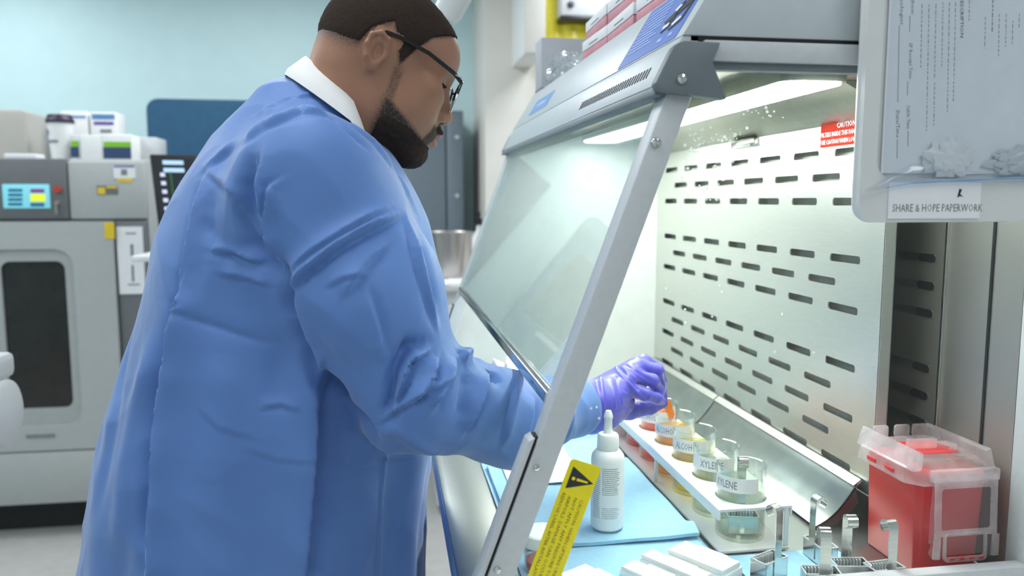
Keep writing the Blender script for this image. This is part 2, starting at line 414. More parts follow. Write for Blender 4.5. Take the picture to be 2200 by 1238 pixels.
for (u, v, u1, v1, m_) in [(92, 278, 107, 290, 'violet_ink'), (98, 302, 130, 307, 'ink_grey')]:
    a = onY(u, v1, 3.66); c = onY(u1, v, 3.66); z0, z1 = a.z, c.z
    ang0, ang1 = [math.asin(max(-.95, min(.95, (x - cup.location.x) / (r0*1.2)))) for x in (a.x, c.x)]
    rr = r0*1.05 + (z0 - zt)/h * r0*.23 + .003; rr1 = r0*1.05 + (z1 - zt)/h*r0*.23 + .003
    n = 5; vs = []; 
    for k in range(n + 1):
        g = ang0 + (ang1 - ang0)*k/n
        vs += [(cup.location.x + rr*math.sin(g), 3.68 - rr*math.cos(g), z0), (cup.location.x + rr1*math.sin(g), 3.68 - rr1*math.cos(g), z1)]
    MB().add(vs, [(2*k, 2*k+2, 2*k+3, 2*k+1) for k in range(n)]).build('label_print', m_, cup)
topbox('reagent_box', 152, 290, 172, 3.62, .14, 'frosted', 'clear-sided reagent box with lime and navy label beside the purple-lidded tub', 'box',
       [('label_band', 153, 303, 169, 315, 'lime_ink'), ('label_band', 153, 316, 169, 338, 'navy_ink')])
topbox('reagent_box', 174, 290, 218, 3.6, .14, 'white_matte', 'white unlabelled side of a reagent box between two lime-labelled boxes', 'box')
topbox('reagent_box', 220, 289, 282, 3.6, .15, 'white_matte', 'white reagent box with wide lime and navy label on the machine, right of the others', 'box',
       [('label_band', 223, 305, 281, 316, 'lime_ink'), ('label_band', 223, 317, 281, 341, 'navy_ink')])
topbox('storage_bin', 287, 295, 336, 3.72, .16, 'frosted', 'frosted grey plastic bin at the right end of the machine top', 'bin')
o = topbox('carton', 134, 239, 187, 3.86, .12, 'white_matte', 'plain white carton stacked behind the purple-lidded tub', 'box', [('blue_line', 143, 249, 184, 253, 'blue_ink')])
o = topbox('carton', 197, 241, 250, 3.86, .12, 'white_matte', 'white carton printed blue at its top, behind the lime-labelled boxes', 'box',
       [('print', 198, 246, 246, 256, 'blue_ink'), ('print', 202, 262, 244, 268, 'violet_ink'), ('print', 216, 278, 240, 285, 'ink_grey')])
a = onY(-30, 340, 3.7); c = onY(53, 236, 3.7)
o = MB().xz(rrect(a.x - .4, c.x, zt, c.z, .02), 3.7, 3.95).build('instrument_cover', 'beige', None, .004)
tag(o, 'beige rounded instrument cover at the left end of the machine top', 'cover')
o = MB().box((onY(20, 330, 3.58).x, 3.53, zt), (onY(88, 330, 3.58).x, 3.62, zt + .02)).build('folded_paper', 'paper', None, .004)
tag(o, 'flat white folded paper lying at the front edge of the machine top', 'paper')

# navy partition screen
yb = 4.45; a = onY(318, 330, yb); c = onY(640, 217, yb)
pt = empty('partition_screen', ((a.x + c.x)/2, yb, 0)); tag(pt, 'navy blue fabric partition screen with rounded corner against the teal wall', 'partition')
MB().xz(rrect(a.x, c.x, .55, c.z, .06), yb, yb + .05).build('panel', 'navy_board', pt, .008)
for x in (a.x + .1, c.x - .1):
    MB().box((x - .02, yb + .005, .03), (x + .02, yb + .045, .56)).build('post', 'steel_dark', pt)
    MB().box((x - .03, yb - .2, 0), (x + .03, yb + .25, .03)).build('foot', 'steel_dark', pt, .008)

# monitor cart behind the man
yc = 3.0
cart = empty('computer_cart', (onY(400, 600, yc).x, yc + .1, 0)); tag(cart, 'white computer cart tray behind the man, below the dark monitor', 'cart')
a = onY(276, 556, yc - .1); zc_ = a.z
MB().xy(rrect(a.x, a.x + .52, yc - .1, yc + .32, .03), zc_ - .012, zc_ + .008).build('tray', 'white_plastic', cart, .004)
MB().tube([(a.x + .33, yc + .15, .06), (a.x + .33, yc + .15, zc_ - .01)], .03, 16).build('column', 'white_plastic', cart)
MB().xy(rrect(a.x + .08, a.x + .58, yc - .1, yc + .4, .05), .03, .08).build('base', 'white_plastic', cart, .01)
for dx, dy in ((.14, -.04), (.52, -.04), (.14, .34), (.52, .34)):
    MB().lathe([(0, -.012), (.03, -.012), (.03, .012), (0, .012)], (a.x + dx, yc + dy, .03), 14, 'x').build('caster', 'black', cart)
mon = empty('computer_monitor', (onY(420, 560, yc).x, yc + .12, zc_ + .009)); tag(mon, 'black computer monitor with column of white icons on its dark screen', 'monitor')
M['screen'] = emit('monitor_screen', (0.006, 0.008, 0.014), 0.6)
M['icon'] = emit('icon_white', (0.55, 0.62, 0.75), 0.8)
M['icon_pale'] = emit('icon_pale_blue', (0.42, 0.62, 0.85), 0.8)
M['green_line'] = emit('green_line', (0.02, 0.16, 0.04), 0.6)
P0 = onY(321, 331, 3.06); P1 = onY(346, 530, 3.02)
ax = Vector((math.cos(.25), math.sin(.25), 0)); up_ = Vector((.07, 0, 1)).normalized() * -1
up_ = (P0 - P1); hgt = up_.length; up_.normalize(); up_ = (up_ - ax*up_.dot(ax)*0.0).normalized()
nz_ = ax.cross(up_).normalized()
cen = P1 + up_*hgt/2 + ax*.3
MB().obox(cen - nz_*.015, ax, up_, nz_, .60, hgt, .03).build('bezel', 'black', mon, .006)
scn = MB().obox(cen + nz_*.0006, ax, up_, nz_, .575, hgt - .03, .002).build('screen', 'screen', mon)
def mtile(name, s, t, ws, wt, m_):
    c_ = P1 + ax*s + up_*t + nz_*.0018
    MB().obox(c_, ax, up_, nz_, ws, wt, .001).build(name, m_, scn)
for k in range(9): mtile('icon', .035, hgt - .075 - k*.031, .016, .014, 'icon')
for k in range(2): mtile('menu_bar', .075, hgt - .03 - k*.028, .07, .015, 'icon_pale')
mtile('side_line', .062, hgt/2 - .01, .004, hgt - .1, 'green_line')
for k in range(3): mtile('menu_text', .11, hgt - .1 - k*.03, .05, .006, 'navy_board')
MB().tube([cen - nz_*.03 - up_*hgt*.2, cen - nz_*.07 - up_*hgt*.45], .02, 12).build('neck', 'black', mon)
bx = cen - nz_*.07
MB().tube([(bx.x, bx.y, zc_ + .012), bx - up_*hgt*.3], .022, 12).build('stem', 'black', mon)
MB().xy(rrect(bx.x - .12, bx.x + .12, bx.y - .08, bx.y + .08, .03), zc_ + .0085, zc_ + .02).build('stand_base', 'black', mon, .003)

# white bench instrument at the left edge
M['instr'] = mat('instrument_white', (0.62, 0.635, 0.64), 0.4, var=0.02)
yi0, yi1 = 1.62, 2.0          # near and far end; its right-hand face recedes along the picture edge
c = onY(32, 753, yi1); d = onY(30, 808, yi1); e = onY(24, 930, yi1)
ins = empty('bench_instrument', (c.x - .55, 1.8, 0)); tag(ins, 'white rounded instrument with side handwheel cut off by the left picture edge', 'instrument')
MB().yz(rrect(yi0, yi1, d.z + .003, c.z, .02), c.x - .7, c.x).build('top_cover', 'instr', ins, .010)
MB().yz([(yi0 + .01, d.z), (yi1 - .008, d.z), (yi1 - .008, onY(30, 915, yi1).z), (yi1 - .05, e.z - .02), (yi0 + .01, e.z - .03)], c.x - .69, d.x - .008).build('body', 'instr', ins, .010)
c2 = onY(42, 880, 1.93); hr = (onY(42, 812, 1.93).z - onY(42, 950, 1.93).z) / 2
MB().lathe([(0, 0), (hr*.9, 0), (hr, .006), (hr, .016), (hr*.85, .022), (0, .024)], (c.x + .004, 1.90, c2.z), 32, 'x').build('handwheel', 'instr', ins)
MB().lathe([(0, 0), (.014, 0), (.014, .026), (0, .026)], (c.x - .020, 1.90, c2.z), 12, 'x').build('hub', 'instr', ins)
MB().box((c.x - .65, 1.66, 0), (c.x - .40, 1.95, e.z - .02)).build('pedestal', 'mach_mid', ins, .01)

# slate cabinet, white counter, steel bowl
yg = 4.5; a = onY(760, 500, yg); c = onY(996, 237, yg)
cab = empty('storage_cabinet', ((a.x + c.x)/2, yg + .2, 0)); tag(cab, 'tall slate-grey steel cabinet standing behind the man against the wall', 'cabinet')
MB().box((a.x, yg + .02, 0), (c.x, yg + .39, c.z)).build('body', 'cab_grey', cab, .006)
xm = onY(958, 300, yg).x
MB().box((a.x + .02, yg, .05), (xm - .004, yg + .025, c.z - .02)).build('door', 'cab_grey', cab, .004)
MB().box((xm + .004, yg, .05), (c.x - .004, yg + .025, c.z - .02)).build('side_rail', 'cab_grey', cab, .004)
for v in (295, 421):
    pz = onY(982, v, yg); MB().lathe([(0, 0), (.012, 0), (.010, -.008), (0, -.010)], (pz.x, yg, pz.z), 14, 'y').build('rivet', 'alu', cab)
yk = 3.45; zk = onY(960, 612, yk).z; ex = onY(1400, 600, yk).x; sx_ = onY(938, 1000, yk).x
ctr = empty('counter_unit', (.3, yk + .3, 0)); tag(ctr, 'white counter unit behind the hood carrying a steel bowl and papers', 'counter')
MB().box((sx_ - .10, yk - .02, zk - .03), (ex, yk + .6, zk)).build('worktop', 'white_plastic', ctr, .006)
MB().box((sx_, yk + .02, .04), (ex, yk + .58, zk - .03)).build('body', 'white_matte', ctr, .004)
MB().box((sx_ + .03, yk + .06, 0), (ex, yk + .55, .04)).build('plinth', 'dark_gap', ctr)
for k in range(2):
    MB().box((sx_ + .02 + k*.42, yk + .004, .1), (sx_ + .42 + k*.42, yk + .02, zk - .06)).build('door', 'white_matte', ctr, .004)
bw = onY(968, 555, 3.75); rb = (onY(1018, 510, 3.75).x - onY(918, 510, 3.75).x)/2; hb = onY(960, 498, 3.75).z - zk
M['bowl'] = steel('bowl_steel', (0.52, 0.48, 0.46), 0.3, (20, 1, 1))
o = MB().lathe([(0, .0), (rb*.72, .0), (rb*.80, .01), (rb, hb - .006), (rb*1.05, hb), (rb*1.05, hb - .004), (rb*.97, hb - .008), (rb*.77, .014), (0, .006)], (bw.x, 3.75, zk), 32).build('steel_bowl', 'bowl', None)
tag(o, 'brushed steel bowl on the white counter behind the sash', 'bowl')
for i, (u, v, r_, lab) in enumerate([(958, 598, .3, 'loose white sheet at the counter front edge, tilted'), (985, 585, -.1, 'white paper lying flat in front of the steel bowl')]):
    c_ = onZ(u, v, zk + .003); 
    o = MB().obox((c_.x, yk + .1 + i*.02, zk + .002 + i*.004), (math.cos(r_), math.sin(r_), 0), (-math.sin(r_), math.cos(r_), 0), (0, 0, 1), .17, .22, .003).build('paper_sheet', 'paper')
    tag(o, lab, 'paper')
bo = onY(1030, 486, 3.6); 
o = empty('pump_bottle', (bo.x, 3.62, zk)); tag(o, 'small bottle with black pump top on the counter, by the hood edge', 'bottle')
hh = onY(1030, 470, 3.62).z - zk
MB().lathe([(0, 0), (.03, 0), (.032, .005), (.032, hh*.7), (.012, hh*.82), (.012, hh*.9), (0, hh*.9)], (bo.x, 3.62, zk), 20).build('vessel', 'white_plastic', o)
MB().lathe([(0, 0), (.016, 0), (.016, .03), (.008, .035), (.008, .06), (0, .06)], (bo.x, 3.62, zk + hh*.9), 16).build('pump', 'black', o)

# hanging white lamp head at the top edge and the white wall cabinet
yl = 2.6
cl = onY(962, 10, yl); lamp = empty('ceiling_lamp_arm', (cl.x + .1, yl, CEIL)); tag(lamp, 'white rounded examination lamp head hanging behind the man\'s head', 'lamp')
d1 = (onY(985, 0, yl) - onY(960, 48, yl)).normalized()
e0 = onY(955, 40, yl); e1 = e0 + d1*.30
MB().tube([e0 - d1*.012, e0, e0 + d1*.02, e0 + d1*.16, e1], [.012, .036, .045, .050, .03], 20).build('lamp_head', 'white_plastic', lamp)
MB().tube([e1 - d1*.02, e1 + d1*.1, (e1.x + .12, yl, CEIL)], .014, 12).build('arm', 'white_plastic', lamp)
MB().lathe([(0, 0), (.07, 0), (.07, -.03), (0, -.03)], (e1.x + .12, yl, CEIL), 20).build('mount', 'white_plastic', lamp)
ya, yb2 = 3.9, 4.3
a = onY(1127, 115, ya); cw_ = onY(1173, 60, ya).x
wc = empty('wall_cabinet', ((a.x + cw_)/2, yb2, a.z)); tag(wc, 'narrow white wall-hung cabinet on the cream pillar above the hood', 'cabinet')
MB().box((a.x, ya + .02, a.z), (cw_, yb2, a.z + .6)).build('carcass', 'white_matte', wc, .004)
MB().box((a.x + .002, ya, a.z + .004), (cw_ - .002, ya + .02, a.z + .596)).build('door', 'wall_cream', wc, .003)

# ================================================================== FUME HOOD
YN, YF = 0.86, 2.06            # near and far side of the hood
ZF = 0.92                      # work floor
M['pad_blue'] = mat('absorbent_pad_blue', (0.33, 0.60, 0.78), 0.75, var=0.04, vscale=20, bump=0.35, bscale=700)
M['pad_edge'] = mat('bench_edge_blue', (0.16, 0.33, 0.60), 0.5, var=0.03)
M['sticker_blue'] = mat('sticker_blue', (0.10, 0.21, 0.62), 0.3, var=0.04)
M['sticker_sky'] = mat('sticker_sky', (0.13, 0.35, 0.74), 0.3, var=0.04)
M['white_ink'] = mat('white_ink', (0.85, 0.88, 0.92), 0.5, var=0.02)
M['pale_ink'] = mat('pale_blue_ink', (0.40, 0.52, 0.82), 0.5, var=0.02)
M['caution_yellow'] = mat('caution_yellow', (0.85, 0.72, 0.005), 0.4, var=0.02)
M['caution_ink'] = mat('caution_print', (0.30, 0.22, 0.01), 0.5, var=0.1)
M['caution_red'] = mat('caution_red', (0.47, 0.028, 0.010), 0.85, var=0.03, spec=0.05)
M['led'] = emit('led_diffuser', (0.98, 1.0, 0.955), HOOD_LED)
M['far_panel'] = mat('hood_side_white', (0.62, 0.645, 0.61), 0.35, var=0.03)
M['liner'] = steel('liner_steel', (0.44, 0.45, 0.38), 0.3, (1, 30, 1))

# bench under the hood
bench = empty('lab_bench', (.45, 1.45, 0)); tag(bench, 'laboratory bench with blue front edge carrying the fume hood', 'bench')
MB().box((.092, .50, .875), (.90, 2.35, .91)).build('worktop', 'white_plastic', bench, .004)
MB().box((.083, .50, .872), (.092, 2.35, .9105)).build('front_edge', 'pad_edge', bench, .002)
for y0, y1 in ((.55, 1.40), (1.44, 2.30)):
    cbn = MB().box((.20, y0, .08), (.88, y1, .875)).build('cabinet_box', 'white_matte', bench, .004)
    MB().box((.18, y0 + .01, .10), (.20, (y0+y1)/2 - .004, .85)).build('door', 'white_matte', cbn, .003)
    MB().box((.18, (y0+y1)/2 + .004, .10), (.20, y1 - .01, .85)).build('door', 'white_matte', cbn, .003)
    MB().box((.25, y0 + .02, 0), (.86, y1 - .02, .08)).build('plinth', 'dark_gap', cbn)

hood = empty('fume_hood', (.45, 1.46, .91))
tag(hood, 'large grey bench-top fume hood with slanted glass sash, lit from inside', 'fume hood')
# floor pan with a raised front lip
MB().xz([(.085, .911), (.80, .911), (.80, .9195), (.165, .9195), (.150, .926), (.098, .922), (.085, .918)], YN, YF).build('floor_pan', 'steel_pan', hood, .0015)
# slanted side frames
SL = .367
def sx(z): return .108 + SL*(z - .991)
def strut(y0, y1, name='side_frame'):
    z0, z1 = .922, 1.56
    return MB().xz([(sx(z0), z0), (sx(z0) + .031, z0), (sx(z1) + .031, z1), (sx(z1), z1)], y0, y1).build(name, 'alu', hood, .002)
sn = strut(YN, YN + .036); sf = strut(YF - .036, YF)
# sash track on the lower part of the near frame
z0, z1 = .935, 1.150
for s_, y0 in ((sn, YN + .004), (sf, YF - .032)):
    MB().xz([(sx(z0) - .012, z0), (sx(z0) - .004, z0), (sx(z1) - .004, z1), (sx(z1) - .012, z1 - .004)], y0, y0 + .028).build('sash_track', 'alu', s_, .001)
    MB().xz([(sx(z0) - .005, z0), (sx(z0) + .001, z0), (sx(z1) + .001, z1), (sx(z1) - .005, z1)], y0 + .004, y0 + .024).build('track_seal', 'dark_gap', s_)
def screw(u, v, r, parent, y=YN):
    c_ = onY(u, v, y)
    MB().lathe([(0, 0), (r, 0), (r, -.0012), (r*.8, -.0032), (r*.32, -.0040), (r*.28, -.0028), (0, -.0028)], (c_.x, y, c_.z), 20, 'y').build('screw', 'steel_shiny', parent)
screw(1409, 307, .0062, sn); screw(1152, 1004, .0042, sn); screw(1068, 1224, .0046, sn)
# dark corner bracket
def P2(pts, y): return [(onY(u, v, y).x, onY(u, v, y).z) for u, v in pts]
yb_ = YN - .012
br = MB().xz(P2([(1409,178),(1442,110),(1448,100),(1457,92),(1471,87),(1549,91),(1532,133),(1562,214),(1496,205),(1430,198),(1413,192)], yb_), yb_, YN + .004).build('corner_bracket', 'bracket', hood, .0015)
screw(1464, 170, .0062, br, yb_)
MB().xz([(.296, 1.545), (.318, 1.587), (.36, 1.60), (.36, 1.56), (.33, 1.545)], YF - .004, YF + .012).build('corner_bracket', 'bracket', hood, .0015)
# near side: top rail, gasket, bottom rail, back post and the side window
MB().box((.35, YN - .004, 1.574), (.84, YN + .02, 1.5965)).build('top_rail', 'alu', hood, .0012)
MB().box((.355, YN + .002, 1.5655), (.84, YN + .016, 1.5745)).build('gasket', 'bracket', hood)
MB().box((.08, YN - .008, .911), (.84, YN + .012, .9545)).build('bottom_rail', 'alu', hood, .002)
MB().box((.80, YN, .911), (.84, YN + .03, 1.574)).build('back_post', 'alu', hood, .002)
zz0, zz1 = .9545, 1.566
sw = MB().xz([(sx(zz0) + .031, zz0), (.80, zz0), (.80, zz1), (sx(zz1) + .031, zz1)], YN + .008, YN + .012).build('side_window', 'side_glass', hood)
sw['label'] = 'clear side window dotted with small white specks'
# canopy
ca = [(.319, 1.5975), (.325, 1.6035), (.380, 1.690), (.84, 1.690), (.84, 1.6035), (.345, 1.6025)]
can = MB().xz([(.3255, 1.6015), (.379, 1.690), (.84, 1.690), (.84, 1.6015)], YN, YF).build('canopy', 'hood_paint', hood, .0015)
MB().xz([(.336, 1.5975), (.336, 1.6020), (.84, 1.6020), (.84, 1.5960), (.336, 1.5960)], YN + .002, YF - .004).build('canopy_gap', 'black', can)
MB().xz([(.2985, 1.548), (.3205, 1.591), (.3265, 1.6012), (.345, 1.6012), (.345, 1.585), (.318, 1.548)], YN + .002, YF).build('front_trim', 'hood_paint', hood, .0005)
MB().xz([(.294, 1.536), (.2985, 1.548), (.320, 1.550), (.322, 1.541), (.312, 1.534)], YN + .002, YF).build('trim_lip', 'bracket', hood, .002)
# vent slits in the trim: too small to pick apart
tdir = Vector((.021, 0, .041)).normalized(); tn = Vector((-.041, 0, .021)).normalized()
ya_ = onX(1392, 162, .309).y; yb3 = onX(1248, 236, .309).y
vs_ = MB(); nsl = 31
for k in range(nsl):
    y = ya_ + (yb3 - ya_)*k/(nsl - 1)
    vs_.obox(Vector((.3095, y, 1.5702)) + tn*.0001 + Vector((0, 0, 0)), tdir, (0, 1, 0), tn, .014, .0033, .0006)
vs_ = vs_.build('vent_slits', 'dark_gap', hood); vs_['kind'] = 'stuff'
# stickers on the sloped canopy front
cd = Vector((.379 - .3255, 0, 1.690 - 1.6015)).normalized(); cn = Vector((-cd.z, 0, cd.x))
def cpt(s, y, lift=0.0): return Vector((.3255, y, 1.6015)) + cd*s + cn*lift
def sticker(name, y0, y1, s0, s1, r, m_, parent, th=.0008):
    poly = [cpt(s, y) for y, s in rrect(y0, y1, s0, s1, r, 4)]
    return MB().prism(poly, cn*th).build(name, m_, parent)
ysL = onX(1326, 158, .3265).y; ysR = .885
bs = sticker('blue_sticker', ysR, ysL, .002, .0985, .006, 'sticker_blue', can)
bs['label'] = 'blue instruction sticker with black emblem'
# emblem on the sticker: two interlocked black angular bars with white edges
def cpoly(name, pts, m_, lift, parent):
    """pts as fractions: a from the sticker's left (far) end to its right, b from bottom to top"""
    poly = [cpt(.002 + b*.0965, ysL + (ysR - ysL)*a, lift) for a, b in pts]
    MB().prism(poly, cn*.0005).build(name, m_, parent)
def vbar(a0, b0, a1, b1, w, m_, lift):
    import math as _m
    dx, dy = a1 - a0, b1 - b0; L = _m.hypot(dx, dy); nx, ny = -dy/L*w, dx/L*w
    cpoly('emblem_bar', [(a0 - nx, b0 - ny), (a1 - nx, b1 - ny), (a1 + nx, b1 + ny), (a0 + nx, b0 + ny)], m_, lift, bs)
for (a0, b0, a1, b1, w_, m_) in [
        (.60, .42, .74, .52, .055, 'ink'), (.74, .50, .93, .62, .060, 'ink'), (.62, .28, .72, .32, .018, 'ink'), (.72, .32, .76, .66, .020, 'ink'),
        (.76, .24, .90, .30, .018, 'ink'), (.90, .30, .97, .86, .020, 'ink'), (.69, .56, .74, .62, .03, 'white_ink'),
        (.84, .64, .92, .74, .035, 'white_ink'), (.62, .34, .70, .36, .03, 'white_ink'), (.78, .30, .88, .36, .028, 'white_ink')]:
    vbar(a0, b0, a1, b1, w_, m_, .0008 + (.0003 if m_ == 'ink' else .0006))
for k in range(11):
    b_ = .86 - k*.065
    a1 = .50 if k not in (7, 9) else .42
    cpoly('print_line', [(.06, b_), (a1, b_), (a1, b_ + .022), (.06, b_ + .022)], 'pale_ink', .0008, bs)
for a0, a1, b_ in ((.66, .73, .10), (.83, .89, .10)):
    cpoly('print_line', [(a0, b_), (a1, b_), (a1, b_ + .05), (a0, b_ + .05)], 'pale_ink', .0008, bs)
yq0 = onX(1135, 240, .335).y; yq1 = onX(1172, 212, .335).y
b2 = sticker('small_sticker', min(yq1, 2.0) - .0, min(yq0, 2.04), .020, .060, .004, 'sticker_sky', can)
cy_ = (min(yq1, 2.0) + min(yq0, 2.04))/2
poly = [cpt(s, y, .0008) for y, s in rrect(cy_ - .05, cy_ + .05, .036, .044, .002, 2)]
MB().prism(poly, cn*.0004).build('print_line', 'pale_ink', b2)
# sash: tinted glass, side stiles and lower handle bar
g0, g1 = 1.192, 1.545
sash = MB().xz([(sx(g0) + .002, g0), (sx(g0) + .0065, g0), (sx(g1) + .0065, g1), (sx(g1) + .002, g1)], YN + .037, YF - .037).build('sash_pane', 'sash_glass', hood)
sash['label'] = 'pale green tinted sliding glass'
hx, hz = sx(1.188) + .002, 1.188
hb_ = MB()
hb_.xz([(hx - .006, hz - .004), (hx + .008, hz - .007), (hx + .012, hz + .004), (hx + .004, hz + .010), (hx - .003, hz + .008)], YN + .030, YF - .03)
hb_.build('handle_bar', 'steel_shiny', sash, .0015)
MB().xz([(hx - .010, hz - .022), (hx + .004, hz - .022), (hx + .016, hz + .012), (hx + .002, hz + .014)], YN + .020, YN + .034).build('handle_end', 'alu', sash, .002)
MB().xz([(hx - .010, hz - .022), (hx + .004, hz - .022), (hx + .016, hz + .012), (hx + .002, hz + .014)], YF - .034, YF - .020).build('handle_end', 'alu', sash, .002)
# far side panel, ceiling liner, light fixture, rear panels
MB().xz([(sx(.93) + .02, .92), (.84, .92), (.84, 1.60), (sx(1.56) + .02, 1.59)], YF - .012, YF - .002).build('far_side_panel', 'far_panel', hood)
MB().xz([(.345, 1.586), (.345, 1.596), (.84, 1.596), (.84, 1.586)], YN + .02, YF - .012).build('ceiling_liner', 'liner', hood)
MB().xz([(.345, 1.586), (.353, 1.586), (.343, 1.556), (.337, 1.556)], YN + .036, YF - .036).build('front_baffle_strip', 'liner', hood)
MB().xz([(.63, 1.586), (.716, 1.541), (.722, 1.541), (.722, 1.586)], 1.045, YF - .012).build('upper_shroud', 'liner', hood, .001)
fx = MB().xy(rrect(.484, .574, .925, 1.975, .022), 1.5665, 1.588).build('lamp_housing', 'liner', hood, .002)
fx['label'] = 'steel housing of the lamp'
MB().xy(rrect(.488, .570, .932, 1.968, .020), 1.5640, 1.5668).build('lamp_diffuser', 'led', hood, .001)['label'] = 'glowing white lamp strip'
bk = MB().box((.800, YN + .03, .92), (.806, YF - .012, 1.586)).build('back_wall', 'steel_dark', hood)
bk['label'] = 'dark polished steel rear panel'
MB().box((.796, 1.030, .92), (.801, 1.0345, 1.586)).build('seam_bead', 'steel_shiny', bk, .0008)
MB().box((.798, .942, .92), (.801, .946, 1.586)).build('seam_groove', 'black', bk)
# mirror image of the baffle slots in the rear panel, modelled as flat shapes
for z_ in (1.334, 1.292, 1.251, 1.167, 1.125, 1.083):
    MB().yz([(y, z) for y, z in rrect(1.056, 1.150, z_ - .006, z_ + .006, .0058, 4)], .7985, .8005).build('slot_reflection', 'liner', bk)
    MB().yz([(y, z) for y, z in rrect(1.056, 1.093, z_ - .006, z_ + .006, .0055, 4)], .7975, .7995).build('slot_reflection_dark', 'black', bk)
# slotted baffle: real holes
BX = .715; by0, by1, bz0, bz1 = 1.055, YF - .012, .975, 1.541
holes = []
rowz = [(1.496, 0), (1.457, 1), (1.4175, 0), (1.3275, 0), (1.288, 1), (1.248, 0), (1.1575, 0), (1.117, 1), (1.0775, 0), (1.0395, 1), (.998, 0)]
for z_, ph in rowz:
    y = 1.156 + .0655*ph
    while y < by1 - .05:
        holes.append(rrect(y - .042, y + .042, z_ - .0062, z_ + .0062, .0045, 3)); y += .1315
    
baf = tri_fill([(by0, bz0), (by1, bz0), (by1, bz1), (by0, bz1)], holes, lambda x, y: Vector((BX, x, y)), (.0022, 0, 0), 'slotted_baffle', 'steel_baffle', hood)
baf['label'] = 'bright steel baffle with rows of slots'
MB().box((BX, by0 - .001, .93), (BX + .016, by0 + .0015, bz1)).build('baffle_flange', 'steel_baffle', hood)
MB().box((BX + .018, by0 + .004, .98), (BX + .021, by1, bz1)).build('plenum_sheet', 'plenum_grey', hood)
MB().box((BX - .010, 1.470, 1.525), (BX, 1.575, 1.541)).build('latch', 'steel_shiny', hood, .002)
# caution label on the baffle
ra = onX(1762, 318, BX - .001); rb_ = onX(1762, 270, BX - .001)
rl = MB().box((BX - .0012, ra.y - .135, ra.z), (BX - .0002, ra.y, ra.z + .040)).build('red_caution_label', 'caution_red', hood)
rl['label'] = 'red caution label with white lettering'
yy = ra.y
text('lettering', 'CAUTION', (BX - .0012, yy - .048, ra.z + .0285), (0, -1, 0), (0, 0, 1), .012, 'white_ink', rl, .052, .0004, bold=.02)
text('lettering', 'FILTERS INSIDE THIS PANEL AND', (BX - .0012, yy - .003, ra.z + .0165), (0, -1, 0), (0, 0, 1), .010, 'white_ink', rl, .125, .0004, bold=.02)
text('lettering', 'USE CAUTION WHEN LOWERING', (BX - .0012, yy - .003, ra.z + .0045), (0, -1, 0), (0, 0, 1), .010, 'white_ink', rl, .122, .0004, bold=.02)
# curved steel airfoil at the foot of the baffle, in two lengths
def foil(y0, y1):
    n = 7; prof = []
    for k in range(n + 1):
        t = k/n; prof.append((.636 + .064*t, .924 + .060*t + .010*math.sin(PI*t)*-1))
    inner = [(x + .004, z - .0015) for x, z in prof]
    m_ = MB().xz(prof + inner[::-1], y0, y1)
    o_ = m_.build('airfoil', 'steel_dull', hood, .0006)
    MB().xz([(.697, .986), (.703, .984), (.712, .992), (.708, .995)], y0, y1).build('airfoil_rim', 'steel_shiny', o_)
    MB().xz(prof + [(.708, .958), (.672, .926)], y0, y0 + .002).build('end_cap', 'steel_dull', o_)
ysm = onX(1536, 852, .70).y
foil(1.075, ysm - .002); foil(ysm + .002, YF - .013)
# yellow caution label on the side window
lw = Vector((SL, 0, 1)).normalized(); lr = Vector((1, 0, -SL)).normalized()
ybl = YN + .0075
L0 = Vector((.2235, ybl, 1.1165))
LEN, WID = .168, .0385
poly = [L0 - lw*b_ + lr*(a_ - WID/2) for a_, b_ in rrect(0, WID, 0, LEN, .005, 4)]
yl_ = MB().prism(poly, (0, -.0006, 0)).build('yellow_caution_label', 'caution_yellow', sw)
yl_['label'] = 'yellow caution label with black warning triangle'
base = L0 + Vector((0, -.0007, 0))
def lp(a_, b_): return base + lr*a_ - lw*b_
MB().prism([lp(-.0135, .0085), lp(.0165, .0215), lp(-.0135, .0355)], (0, -.0004, 0)).build('warning_triangle', 'ink', yl_)
for a_, ww in ((-.0085, .0022),):
    c_ = lp(a_, .022); MB().lathe([(0, 0), (ww, 0), (ww, -.0004), (0, -.0004)], (c_.x, c_.y - .0004, c_.z), 14, 'y').build('mark_dot', 'caution_yellow', yl_)
MB().prism([lp(-.0045, .0203), lp(.0095, .0208), lp(.0095, .0228), lp(-.0045, .0237)], (0, -.0008, 0)).build('mark_bar', 'caution_yellow', yl_)
for k, s in enumerate(['CAUTION: WHEN LIFTING UNIT, DO', 'NOT APPLY ANY PRESSURE TO THE', 'AIRFOILS. DAMAGE CAN OCCUR.', 'REMOVE LABEL AFTER INSTALLATION.']):
    text('lettering', s, lp(.0085 - k*.0078, .043 - (k == 3)*.002), -lw, lr, .0058, 'caution_ink', yl_, .116 if k != 2 else .105)
